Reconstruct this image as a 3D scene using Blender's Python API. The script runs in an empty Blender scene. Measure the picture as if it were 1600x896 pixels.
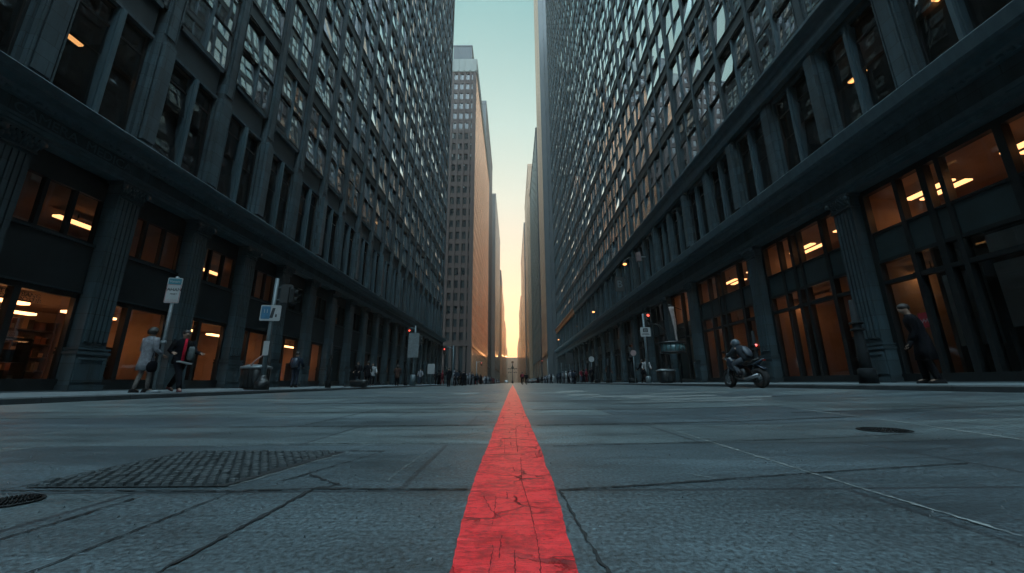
import bpy, bmesh, math, random
from mathutils import Vector, Matrix
random.seed(7)
SC = bpy.context.scene
COL = SC.collection
R = math.radians

# ------------------------------------------------------------------ camera
F, TH, ROLL, EYE = 600.0, math.atan(150/600), R(.35), .34
cam = bpy.data.cameras.new('camera'); cam.sensor_width = 36; cam.lens = 36*F/1600
cam.clip_start = .02; cam.clip_end = 6000
co = bpy.data.objects.new('camera', cam); COL.objects.link(co)
co.matrix_world = Matrix.Translation((0, 0, EYE)) @ Matrix.Rotation(math.pi/2+TH, 4, 'X') @ Matrix.Rotation(-ROLL, 4, 'Z')
SC.camera = co

def proj(X, Y, Z):
    z = Z-EYE
    zc = Y*math.cos(TH)+z*math.sin(TH); yc = -Y*math.sin(TH)+z*math.cos(TH)
    if zc < .3: return None
    return 800+F*X/zc, 448-F*yc/zc

# ------------------------------------------------------------------ materials
MATS = {}
def mat(name, col, rough=.7, metal=0., var=.15, scale=3., bump=0., bscale=60., spec=.5, streak=None, tint=None, detail=6):
    if name in MATS: return MATS[name]
    m = bpy.data.materials.new(name); m.use_nodes = True; MATS[name] = m
    nt = m.node_tree; n = nt.nodes; l = nt.links
    b = n['Principled BSDF']
    b.inputs['Roughness'].default_value = rough; b.inputs['Metallic'].default_value = metal
    b.inputs['Specular IOR Level'].default_value = spec
    tc = n.new('ShaderNodeTexCoord')
    no = n.new('ShaderNodeTexNoise'); no.inputs['Scale'].default_value = scale; no.inputs['Detail'].default_value = detail
    no.inputs['Roughness'].default_value = .65
    vec = tc.outputs['Object']
    if streak:
        mp = n.new('ShaderNodeMapping'); mp.inputs['Scale'].default_value = streak
        l.new(vec, mp.inputs['Vector']); vec = mp.outputs['Vector']
    l.new(vec, no.inputs['Vector'])
    ra = n.new('ShaderNodeValToRGB')
    c0 = tuple(max(0, c*(1-var)) for c in col)+(1,); c1 = tuple(min(1, c*(1+var)) for c in (tint or col))+(1,)
    ra.color_ramp.elements[0].color = c0; ra.color_ramp.elements[1].color = c1
    ra.color_ramp.elements[0].position = .3; ra.color_ramp.elements[1].position = .7
    l.new(no.outputs['Fac'], ra.inputs['Fac']); l.new(ra.outputs['Color'], b.inputs['Base Color'])
    if bump:
        n2 = n.new('ShaderNodeTexNoise'); n2.inputs['Scale'].default_value = bscale; n2.inputs['Detail'].default_value = 4
        l.new(tc.outputs['Object'], n2.inputs['Vector'])
        bu = n.new('ShaderNodeBump'); bu.inputs['Strength'].default_value = bump; bu.inputs['Distance'].default_value = .02
        l.new(n2.outputs['Fac'], bu.inputs['Height']); l.new(bu.outputs['Normal'], b.inputs['Normal'])
    return m

def emit(name, col, strength):
    if name in MATS: return MATS[name]
    m = bpy.data.materials.new(name); m.use_nodes = True; MATS[name] = m
    b = m.node_tree.nodes['Principled BSDF']
    b.inputs['Base Color'].default_value = (.8, .8, .8, 1)
    b.inputs['Emission Color'].default_value = (*col, 1); b.inputs['Emission Strength'].default_value = strength
    return m

def glass(name, tint, refl=1.0, wav=.0, wscale=1.2, base=.03):
    m = bpy.data.materials.new(name); m.use_nodes = True; MATS[name] = m
    nt = m.node_tree; n = nt.nodes; l = nt.links; n.clear()
    out = n.new('ShaderNodeOutputMaterial'); mx = n.new('ShaderNodeMixShader')
    tr = n.new('ShaderNodeBsdfTransparent'); tr.inputs['Color'].default_value = (*tint, 1)
    gl = n.new('ShaderNodeBsdfGlossy'); gl.inputs['Roughness'].default_value = .015; gl.inputs['Color'].default_value = (.92, .96, 1, 1)
    fr = n.new('ShaderNodeFresnel'); fr.inputs['IOR'].default_value = 1.55
    ma = n.new('ShaderNodeMath'); ma.operation = 'MULTIPLY_ADD'; ma.use_clamp = True
    ma.inputs[1].default_value = refl; ma.inputs[2].default_value = base
    l.new(fr.outputs[0], ma.inputs[0]); l.new(ma.outputs[0], mx.inputs[0])
    l.new(tr.outputs[0], mx.inputs[1]); l.new(gl.outputs[0], mx.inputs[2]); l.new(mx.outputs[0], out.inputs[0])
    if wav:
        tc = n.new('ShaderNodeTexCoord'); no = n.new('ShaderNodeTexNoise'); no.inputs['Scale'].default_value = wscale; no.inputs['Detail'].default_value = 1
        l.new(tc.outputs['Object'], no.inputs['Vector'])
        bu = n.new('ShaderNodeBump'); bu.inputs['Strength'].default_value = wav; bu.inputs['Distance'].default_value = .05
        l.new(no.outputs['Fac'], bu.inputs['Height']); l.new(bu.outputs['Normal'], gl.inputs['Normal'])
    return m

STONE = mat('weathered_stone', (.032, .060, .073), .75, var=.5, scale=1.3, bump=.25, bscale=25, streak=(1.5, 1.5, .25))
def add_blocks(m, w, h, amt):
    nt = m.node_tree; n = nt.nodes; l = nt.links; b = n['Principled BSDF']
    tc = n.new('ShaderNodeTexCoord'); sx = n.new('ShaderNodeSeparateXYZ'); cx = n.new('ShaderNodeCombineXYZ')
    l.new(tc.outputs['Object'], sx.inputs[0]); l.new(sx.outputs['Y'], cx.inputs['X']); l.new(sx.outputs['Z'], cx.inputs['Y'])
    br = n.new('ShaderNodeTexBrick'); br.inputs['Scale'].default_value = 1; br.inputs['Brick Width'].default_value = w; br.inputs['Row Height'].default_value = h
    br.inputs['Mortar Size'].default_value = .012; br.inputs['Color1'].default_value = (1-amt, 1-amt, 1-amt, 1); br.inputs['Color2'].default_value = (1, 1, 1, 1)
    br.inputs['Mortar'].default_value = (.45, .45, .45, 1)
    l.new(cx.outputs[0], br.inputs['Vector'])
    mx = n.new('ShaderNodeMix'); mx.data_type = 'RGBA'; mx.blend_type = 'MULTIPLY'; mx.inputs[0].default_value = 1
    src = b.inputs['Base Color'].links[0].from_socket
    l.new(src, mx.inputs[6]); l.new(br.outputs['Color'], mx.inputs[7]); l.new(mx.outputs[2], b.inputs['Base Color'])
add_blocks(STONE, .9, .46, .3)
SPAN = mat('dark_spandrel', (.011, .023, .029), .5, var=.35, scale=.9, bump=.1, bscale=12)
TRIM = mat('pale_trim_stone', (.046, .086, .105), .6, var=.25, scale=2.2, bump=.2, bscale=40, streak=(2, 2, .3))
BLACK = mat('black_metal', (.012, .016, .018), .4, var=.3, scale=5, spec=.4)
PANEL = mat('black_panel', (.012, .017, .02), .55, var=.4, scale=1.2, spec=.3)
TEALPANEL = mat('dark_teal_panel', (.025, .045, .05), .45, var=.25, scale=1.5)
INT = mat('office_interior', (.055, .07, .075), .9, var=.3, scale=.6)
BLIND = mat('pale_blind', (.24, .26, .26), .8, var=.1, scale=4)
WARMWALL = mat('warm_shop_wall', (.50, .37, .28), .85, var=.12, scale=1.2)
WARMFLOOR = mat('shop_floor', (.2, .13, .09), .5, var=.2, scale=3)
GLASS = glass('window_glass', (.42, .56, .60), 1.5, .03, .8, .37)
GLASSLOW = glass('dark_window_glass', (.4, .5, .52), .8, .03, .8, .03)
SHOPGLASS = glass('shop_glass', (.74, .78, .78), 1.5, .05, .5, .05)
LAMP = emit('warm_lamp_tube', (1, .42, .16), 5)
LAMPDIM = emit('warm_lamp_dim', (1, .42, .16), 2.5)
LAMPLOW = emit('warm_lamp_low', (1, .38, .12), 1.6)
RED = emit('red_signal_lens', (1, .07, .03), 1.3)
ORANGE = emit('orange_street_lamp', (1, .36, .1), 2.2)

# ------------------------------------------------------------------ mesh builder
class MB:
    def __init__(s): s.v = []; s.f = []; s.m = []; s.sm = []
    def add(s, vs, fs, mi=0, smooth=False):
        o = len(s.v); s.v += [tuple(p) for p in vs]
        for f in fs: s.f.append(tuple(i+o for i in f)); s.m.append(mi); s.sm.append(smooth)
    def box(s, x0, x1, y0, y1, z0, z1, mi=0):
        x0, x1 = sorted((x0, x1)); y0, y1 = sorted((y0, y1)); z0, z1 = sorted((z0, z1))
        s.add([(x0,y0,z0),(x1,y0,z0),(x1,y1,z0),(x0,y1,z0),(x0,y0,z1),(x1,y0,z1),(x1,y1,z1),(x0,y1,z1)],
              [(0,3,2,1),(4,5,6,7),(0,1,5,4),(1,2,6,5),(2,3,7,6),(3,0,4,7)], mi)
    def tube(s, pts, rad, n=8, mi=0, smooth=True, cap=True, sx=1, sy=1):
        pts = [Vector(p) for p in pts]
        if not hasattr(rad, '__len__'): rad = [rad]*len(pts)
        vs = []; up = None
        for i, p in enumerate(pts):
            d = (pts[min(i+1, len(pts)-1)]-pts[max(i-1, 0)]).normalized()
            if up is None: up = Vector((1, 0, 0)) if abs(d.x) < .8 else Vector((0, 1, 0))
            a = (up-d*up.dot(d)).normalized(); b = d.cross(a); up = a
            for k in range(n):
                t = 2*math.pi*k/n; vs.append(p+a*math.cos(t)*rad[i]*sx+b*math.sin(t)*rad[i]*sy)
        fs = [(i*n+k, i*n+(k+1) % n, (i+1)*n+(k+1) % n, (i+1)*n+k) for i in range(len(pts)-1) for k in range(n)]
        if cap: fs += [tuple(range(n-1, -1, -1)), tuple(range((len(pts)-1)*n, len(pts)*n))]
        s.add(vs, fs, mi, smooth)
    def loft(s, rings, n=14, mi=0, cap=True, pw=1.0):
        # rings: (cx,cy,cz,rx,ry)
        vs = []
        for (cx, cy, cz, rx, ry) in rings:
            for k in range(n):
                t = 2*math.pi*k/n; c, q = math.cos(t), math.sin(t)
                vs.append((cx+rx*math.copysign(abs(c)**pw, c), cy+ry*math.copysign(abs(q)**pw, q), cz))
        fs = [(i*n+k, i*n+(k+1) % n, (i+1)*n+(k+1) % n, (i+1)*n+k) for i in range(len(rings)-1) for k in range(n)]
        if cap: fs += [tuple(range(n-1, -1, -1)), tuple(range((len(rings)-1)*n, len(rings)*n))]
        s.add(vs, fs, mi, True)
    def ball(s, c, rx, ry=None, rz=None, n=10, m=7, mi=0):
        ry = ry or rx; rz = rz or rx
        s.loft([(c[0], c[1], c[2]-rz*math.cos(math.pi*(i+.02)/(m+.04)), rx*math.sin(math.pi*(i+.02)/(m+.04))+1e-4, ry*math.sin(math.pi*(i+.02)/(m+.04))+1e-4) for i in range(m+1)], n, mi)
    def prism(s, poly, axis, a, b, mi=0):
        # poly of 2-D points extruded along axis ('x','y','z') from a to b
        n = len(poly)
        def P(p, t): return {'y': (p[0], t, p[1]), 'x': (t, p[0], p[1]), 'z': (p[0], p[1], t)}[axis]
        vs = [P(p, a) for p in poly]+[P(p, b) for p in poly]
        fs = [tuple(range(n)), tuple(range(2*n-1, n-1, -1))]+[(i, (i+1) % n, n+(i+1) % n, n+i) for i in range(n)]
        s.add(vs, fs, mi)
    def quad(s, a, b, c, d, mi=0): s.add([a, b, c, d], [(0, 1, 2, 3)], mi)
    def xf(s, M):
        s.v = [tuple(M @ Vector(p)) for p in s.v]; return s
    def mesh(s, name, mats, recalc=True, bevel=0):
        me = bpy.data.meshes.new(name); me.from_pydata(s.v, [], s.f)
        for m in (mats if isinstance(mats, (list, tuple)) else [mats]): me.materials.append(m)
        me.polygons.foreach_set('material_index', s.m); me.polygons.foreach_set('use_smooth', s.sm)
        if recalc or bevel:
            bm = bmesh.new(); bm.from_mesh(me)
            if bevel: bmesh.ops.bevel(bm, geom=[e for e in bm.edges if len(e.link_faces) == 2 and e.calc_face_angle(0) > .6], offset=bevel, segments=2, affect='EDGES', clamp_overlap=True)
            if recalc: bmesh.ops.recalc_face_normals(bm, faces=bm.faces)
            bm.to_mesh(me); bm.free()
        me.update(); return me
    def build(s, name, mats, parent=None, org=(0, 0, 0), recalc=True, bevel=0, loc=(0, 0, 0)):
        if any(org): s.v = [(p[0]-org[0], p[1]-org[1], p[2]-org[2]) for p in s.v]
        return link(name, s.mesh(name, mats, recalc, bevel), parent, loc)
def link(name, me, parent=None, loc=(0, 0, 0), rz=0):
    o = bpy.data.objects.new(name, me); COL.objects.link(o); o.location = loc; o.rotation_euler.z = rz
    if parent: o.parent = parent
    return o
def tag(o, label=None, cat=None, group=None, kind=None):
    if label: o['label'] = label
    if cat: o['category'] = cat
    if group: o['group'] = group
    if kind: o['kind'] = kind
    return o
def thing(name, label, cat, loc=(0, 0, 0), rz=0, group=None):
    o = bpy.data.objects.new(name, None); COL.objects.link(o); o.location = loc; o.rotation_euler.z = rz
    o.empty_display_size = .2
    return tag(o, label, cat, group)
def copy_tree(o, parent=None):
    c = o.copy(); COL.objects.link(c)
    if parent: c.parent = parent
    for ch in list(o.children): copy_tree(ch, c)
    return c
def text_mesh(s, size, extr=.004):
    cu = bpy.data.curves.new('lettering', 'FONT'); cu.body = s; cu.size = size; cu.extrude = extr; cu.align_x = 'CENTER'; cu.align_y = 'CENTER'
    o = bpy.data.objects.new('lettering', cu); COL.objects.link(o)
    dg = bpy.context.evaluated_depsgraph_get(); dg.update()
    me = bpy.data.meshes.new_from_object(o.evaluated_get(dg)); bpy.data.objects.remove(o); me.name = 'lettering'; return me
def add_text(s, size, m, parent, loc, rot, name='lettering', extr=.004):
    me = text_mesh(s, size, extr); me.materials.clear(); me.materials.append(m)
    o = link(name, me, parent, loc); o.rotation_euler = rot; return o

# ------------------------------------------------------------------ sky and sun
SUN_EL, SUN_AZ = R(3.2), R(1.6)       # azimuth measured from +Y towards +X
w = bpy.data.worlds.new('World'); SC.world = w; w.use_nodes = True
nt = w.node_tree; n = nt.nodes; l = nt.links; n.clear()
out = n.new('ShaderNodeOutputWorld'); bgs = n.new('ShaderNodeBackground'); bgg = n.new('ShaderNodeBackground'); ad = n.new('ShaderNodeAddShader')
sky = n.new('ShaderNodeTexSky'); sky.sky_type = 'NISHITA'; sky.sun_disc = False; sky.sun_elevation = SUN_EL; sky.sun_rotation = SUN_AZ
sky.air_density = 1.0; sky.dust_density = 1.5; sky.ozone_density = 2.0
bgs.inputs['Strength'].default_value = .05
l.new(sky.outputs[0], bgs.inputs['Color'])
tc = n.new('ShaderNodeTexCoord'); sp = n.new('ShaderNodeSeparateXYZ'); l.new(tc.outputs['Generated'], sp.inputs[0])
def ramp(stops):
    r = n.new('ShaderNodeValToRGB'); e = r.color_ramp.elements
    while len(e) < len(stops): e.new(.5)
    for el, (p, c) in zip(e, stops): el.position = p; el.color = (*c, 1)
    l.new(sp.outputs['Z'], r.inputs['Fac']); return r
front = ramp([(0, (.60, .25, .13)), (.06, (.60, .28, .155)), (.17, (.585, .37, .235)), (.31, (.575, .48, .35)), (.45, (.51, .525, .425)), (.60, (.355, .465, .41)), (.775, (.17, .33, .32)), (.85, (1.0, 1.5, 1.6)), (1, (3.0, 4.2, 4.8))])
back = ramp([(0, (.28, .42, .48)), (.35, (.7, 1.05, 1.15)), (.75, (2.4, 3.3, 3.8)), (1, (3.0, 4.2, 4.8))])
mr = n.new('ShaderNodeMapRange'); mr.interpolation_type = 'SMOOTHSTEP'; mr.inputs['From Min'].default_value = -.25; mr.inputs['From Max'].default_value = .35
l.new(sp.outputs['Y'], mr.inputs['Value'])
mx = n.new('ShaderNodeMix'); mx.data_type = 'RGBA'; l.new(mr.outputs[0], mx.inputs[0]); l.new(back.outputs[0], mx.inputs[6]); l.new(front.outputs[0], mx.inputs[7])
l.new(mx.outputs[2], bgg.inputs['Color']); bgg.inputs['Strength'].default_value = 1.0
l.new(bgs.outputs[0], ad.inputs[0]); l.new(bgg.outputs[0], ad.inputs[1]); l.new(ad.outputs[0], out.inputs[0])
SC.view_settings.view_transform = 'Standard'; SC.view_settings.look = 'None'; SC.view_settings.exposure = .62; SC.view_settings.gamma = 1
SC.view_settings.use_curve_mapping = False
SC.render.engine = 'CYCLES'; SC.cycles.use_denoising = True; SC.cycles.max_bounces = 7; SC.cycles.diffuse_bounces = 3; SC.cycles.glossy_bounces = 4
SC.cycles.transparent_max_bounces = 10; SC.cycles.sample_clamp_indirect = 6; SC.cycles.caustics_reflective = False
sl = bpy.data.lights.new('sun', 'SUN'); sl.energy = 2.0; sl.angle = R(.6); sl.color = (1, .45, .17)
so = bpy.data.objects.new('sun', sl); COL.objects.link(so)
sdir = Vector((math.sin(SUN_AZ)*math.cos(SUN_EL), math.cos(SUN_AZ)*math.cos(SUN_EL), math.sin(SUN_EL)))
so.rotation_euler = sdir.to_track_quat('Z', 'Y').to_euler()

# ------------------------------------------------------------------ ground, road, pavements
KL, KR, FL, FR = -9.2, 8.6, -12.0, 11.3
def rz(x): return 0 if x < 2 else min(.12, (x-2)/(KR-2)*.12)
def road_material():
    m = mat('road_concrete', (.083, .118, .133), .5, var=.22, scale=.55, bump=.0, spec=.7)
    nt = m.node_tree; n = nt.nodes; l = nt.links; b = n['Principled BSDF']
    tc = n.new('ShaderNodeTexCoord')
    # large slabs with their own tone
    br = n.new('ShaderNodeTexBrick'); br.inputs['Scale'].default_value = 1; br.inputs['Brick Width'].default_value = 2.3; br.inputs['Row Height'].default_value = .97
    br.inputs['Mortar Size'].default_value = .012; br.inputs['Color1'].default_value = (.52, .56, .60, 1); br.inputs['Color2'].default_value = (1.15, 1.1, 1.03, 1); br.inputs['Mortar'].default_value = (.28, .28, .3, 1)
    br.offset = .37; br.squash = 1
    mp = n.new('ShaderNodeMapping'); mp.inputs['Location'].default_value = (.35, -.42, 0)
    nw = n.new('ShaderNodeTexNoise'); nw.inputs['Scale'].default_value = .8
    l.new(tc.outputs['Object'], nw.inputs['Vector'])
    va = n.new('ShaderNodeVectorMath'); va.operation = 'MULTIPLY_ADD'; va.inputs[1].default_value = (.05, .05, 0)
    l.new(nw.outputs['Color'], va.inputs[0]); l.new(tc.outputs['Object'], va.inputs[2])
    l.new(va.outputs[0], mp.inputs['Vector']); l.new(mp.outputs[0], br.inputs['Vector'])
    # fine aggregate and broom marks
    n1 = n.new('ShaderNodeTexNoise'); n1.inputs['Scale'].default_value = 75; n1.inputs['Detail'].default_value = 8; n1.inputs['Roughness'].default_value = .75
    l.new(tc.outputs['Object'], n1.inputs['Vector'])
    ms = n.new('ShaderNodeMapping'); ms.inputs['Scale'].default_value = (1.2, 75, 1); ms.inputs['Rotation'].default_value = (0, 0, .03); l.new(tc.outputs['Object'], ms.inputs['Vector'])
    n2 = n.new('ShaderNodeTexNoise'); n2.inputs['Scale'].default_value = 1; n2.inputs['Detail'].default_value = 3; l.new(ms.outputs[0], n2.inputs['Vector'])
    mt = n.new('ShaderNodeMapping'); mt.inputs['Scale'].default_value = (.35, 1.6, 1); l.new(tc.outputs['Object'], mt.inputs['Vector'])
    n3 = n.new('ShaderNodeTexNoise'); n3.inputs['Scale'].default_value = 1; n3.inputs['Detail'].default_value = 7; n3.inputs['Roughness'].default_value = .7; l.new(mt.outputs[0], n3.inputs['Vector'])
    def rng(src, a, b_, lo, hi):
        r = n.new('ShaderNodeMapRange'); r.inputs['From Min'].default_value = a; r.inputs['From Max'].default_value = b_; r.inputs['To Min'].default_value = lo; r.inputs['To Max'].default_value = hi
        l.new(src, r.inputs['Value']); return r.outputs[0]
    def mul(a, b_):
        x = n.new('ShaderNodeMix'); x.data_type = 'RGBA'; x.blend_type = 'MULTIPLY'; x.inputs[0].default_value = 1
        l.new(a, x.inputs[6]); l.new(b_, x.inputs[7]); return x.outputs[2]
    c = mul(b.inputs['Base Color'].links[0].from_socket, br.outputs['Color'])
    c = mul(c, rng(n1.outputs['Fac'], .38, .62, .12, 1.95)); c = mul(c, rng(n2.outputs['Fac'], .38, .62, .86, 1.14)); c = mul(c, rng(n3.outputs['Fac'], .36, .64, .62, 1.3))
    vs_ = n.new('ShaderNodeTexVoronoi'); vs_.inputs['Scale'].default_value = 26; l.new(tc.outputs['Object'], vs_.inputs['Vector']); c = mul(c, rng(vs_.outputs['Distance'], .02, .16, 2.3, 1.0))
    n5 = n.new('ShaderNodeTexNoise'); n5.inputs['Scale'].default_value = 2.7; n5.inputs['Detail'].default_value = 9; n5.inputs['Roughness'].default_value = .72; l.new(tc.outputs['Object'], n5.inputs['Vector']); c = mul(c, rng(n5.outputs['Fac'], .33, .5, .62, 1.0))
    l.new(c, b.inputs['Base Color'])
    l.new(rng(n3.outputs['Fac'], .3, .7, .30, .52), b.inputs['Roughness'])
    add = n.new('ShaderNodeMath'); add.operation = 'ADD'; l.new(n1.outputs['Fac'], add.inputs[0]); l.new(n2.outputs['Fac'], add.inputs[1])
    bu = n.new('ShaderNodeBump'); bu.inputs['Strength'].default_value = .6; bu.inputs['Distance'].default_value = .006
    l.new(n1.outputs['Fac'], bu.inputs['Height']); l.new(bu.outputs['Normal'], b.inputs['Normal'])
    return m
ROAD = road_material()
PAVE = mat('pavement_concrete', (.10, .135, .15), .8, var=.2, scale=1.5, bump=.2, bscale=70)
KERB = mat('kerb_stone', (.035, .045, .05), .7, var=.25, scale=3, bump=.2, bscale=50)
GROUND = mat('far_ground', (.06, .075, .08), .85, var=.2, scale=.05)
b = MB(); b.quad((-2500, -400, -.03), (2500, -400, -.03), (2500, 3000, -.03), (-2500, 3000, -.03)); tag(b.build('ground', GROUND), kind='structure')
END = 720
b = MB(); xs = [KL, -4, 0, 2, 5, KR]; ys = [-30, 0, 4, 20, 60, 120, 300, END]
for i in range(len(xs)-1):
    for j in range(len(ys)-1):
        b.quad((xs[i], ys[j], rz(xs[i])), (xs[i+1], ys[j], rz(xs[i+1])), (xs[i+1], ys[j+1], rz(xs[i+1])), (xs[i], ys[j+1], rz(xs[i])))
tag(b.build('road', ROAD, recalc=False), kind='structure')
b = MB(); b.quad((-80, 66.2, -.004), (KL, 66.2, -.004), (KL, 94.2, -.004), (-80, 94.2, -.004)); b.quad((KR, 98.3, .116), (80, 98.3, .116), (80, 110, .116), (KR, 110, .116))
tag(b.build('cross_street', ROAD, recalc=False), kind='structure')
def pavement(x0, xk, y0, y1, zk, zf, zr, nm='pavement'):
    # x0 facade side, xk kerb side; zr road height at the kerb
    s = 1 if xk > x0 else -1
    m = MB(); m.prism([(x0, zf), (xk-s*.16, zk), (xk-s*.16, zr-.2), (x0, zr-.2)], 'y', y0, y1)
    tag(m.build(nm, PAVE), kind='structure')
    m = MB(); y = y0; random.seed(int(abs(x0)*10)+int(y0))
    while y < y1-.01:
        e = min(y1, y+(1.8 if y1-y0 < 130 else 12)); m.prism([(xk-s*.16, zk), (xk-s*.03, zk), (xk, zk-.025), (xk+s*.01, zr-.15), (xk-s*.16, zr-.15)], 'y', y+.005, e-.005); y = e
    tag(m.build('kerb', KERB), kind='structure')
pavement(FL-.7, KL, -30, 66.2, .125, .19, 0)
pavement(FL-.7, -8.6, 94.2, END, .125, .16, 0)
pavement(FR+.7, KR, -30, 98.3, .24, .28, .12)
pavement(FR+.7, 8.3, 110, END, .24, .28, .12)

SEAL = mat('joint_sealant', (.012, .015, .017), .6, var=.3, scale=20)
GROUT = mat('pale_joint_filler', (.21, .24, .24), .8, var=.3, scale=20)
def strip(pts, wd, m, nm, jit=.004, lift=.003, step=.018):
    # a wobbling sealed joint lying on the road
    mb = MB(); P = []
    for a, c in zip(pts, pts[1:]):
        d = math.dist(a, c); k = max(1, int(d/step))
        P += [(a[0]+(c[0]-a[0])*i/k, a[1]+(c[1]-a[1])*i/k) for i in range(k)]
    P.append(pts[-1]); vs = []
    for i, p in enumerate(P):
        q, r_ = P[max(0, i-1)], P[min(len(P)-1, i+1)]; dx, dy = r_[0]-q[0], r_[1]-q[1]; L = math.hypot(dx, dy) or 1
        nx, ny = -dy/L, dx/L; o = random.uniform(-jit, jit); h = wd*.42*random.choice((.35, .6, .8, 1, 1.2, 1.6))
        for sg in (-1, 1):
            x, y = p[0]+nx*(o+sg*h), p[1]+ny*(o+sg*h); vs.append((x, y, rz(x)+lift))
    mb.add(vs, [(2*i, 2*i+1, 2*i+3, 2*i+2) for i in range(len(P)-1)])
    me = mb.mesh(nm, m, recalc=False)
    if me.polygons and me.polygons[0].normal.z < 0: me.flip_normals()
    return tag(link(nm, me), kind='structure')
random.seed(3)
for p, wd in [([(-.15, 1.385), (-.66, 1.40), (-1.0, 1.375)], .014), ([(-.2, 2.37), (-1.66, 2.38)], .014), ([(-.66, .5), (-.665, 1.4), (-.60, 1.45), (-.78, 1.60)], .013),
              ([(-1.17, .5), (-1.16, 1.3)], .009), ([(-.9, .5), (-.91, 1.38)], .006), ([(.15, 1.37), (.45, 1.42), (1.12, 1.58), (1.9, 1.74)], .013), ([(.150, 1.36), (.158, 1.1), (.165, .9), (.185, .7), (.2, .4)], .007),
              ([(.22, 2.25), (1.1, 2.36), (2.6, 2.6)], .016), ([(.2, 3.3), (1.2, 3.4), (3.2, 3.7)], .045), ([(-.24, 3.35), (-2.3, 3.3)], .04), ([(-.25, 4.8), (-3.1, 4.9)], .08), ([(.25, 5.1), (3.5, 5.2)], .07),
              ([(-1.75, 3.3), (-1.8, 5.4)], .016), ([(-2.6, 2.0), (-5.5, 2.2)], .022), ([(-.26, 6.9), (-4.2, 7.0)], .16), ([(.26, 7.4), (5.5, 7.6)], .14), ([(-3.2, 4.9), (-3.3, 8.2)], .02), ([(-4.5, 4.2), (-7.5, 4.4)], .06), ([(-2.2, 9.5), (-7.5, 9.8)], .28), ([(2.9, 4.2), (6.2, 4.4)], .05)]:
    strip(p, wd, SEAL, 'road_joint')
for p, wd in [([(1.13, .5), (1.125, 1.56), (1.16, 3.6)], .012), ([(2.75, 2.0), (3.05, 3.2), (3.3, 4.7)], .03), ([(-1.65, 2.3), (-1.3, 2.42)], .012), ([(.75, 2.2), (.76, 2.75)], .006), ([(.72, 1.5), (.66, 1.58)], .006), ([(.5, 3.2), (.5, 3.6)], .008), ([(-.45, 1.5), (-.44, 2.3)], .004)]:
    strip(p, wd, GROUT, 'pale_joint')

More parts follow.
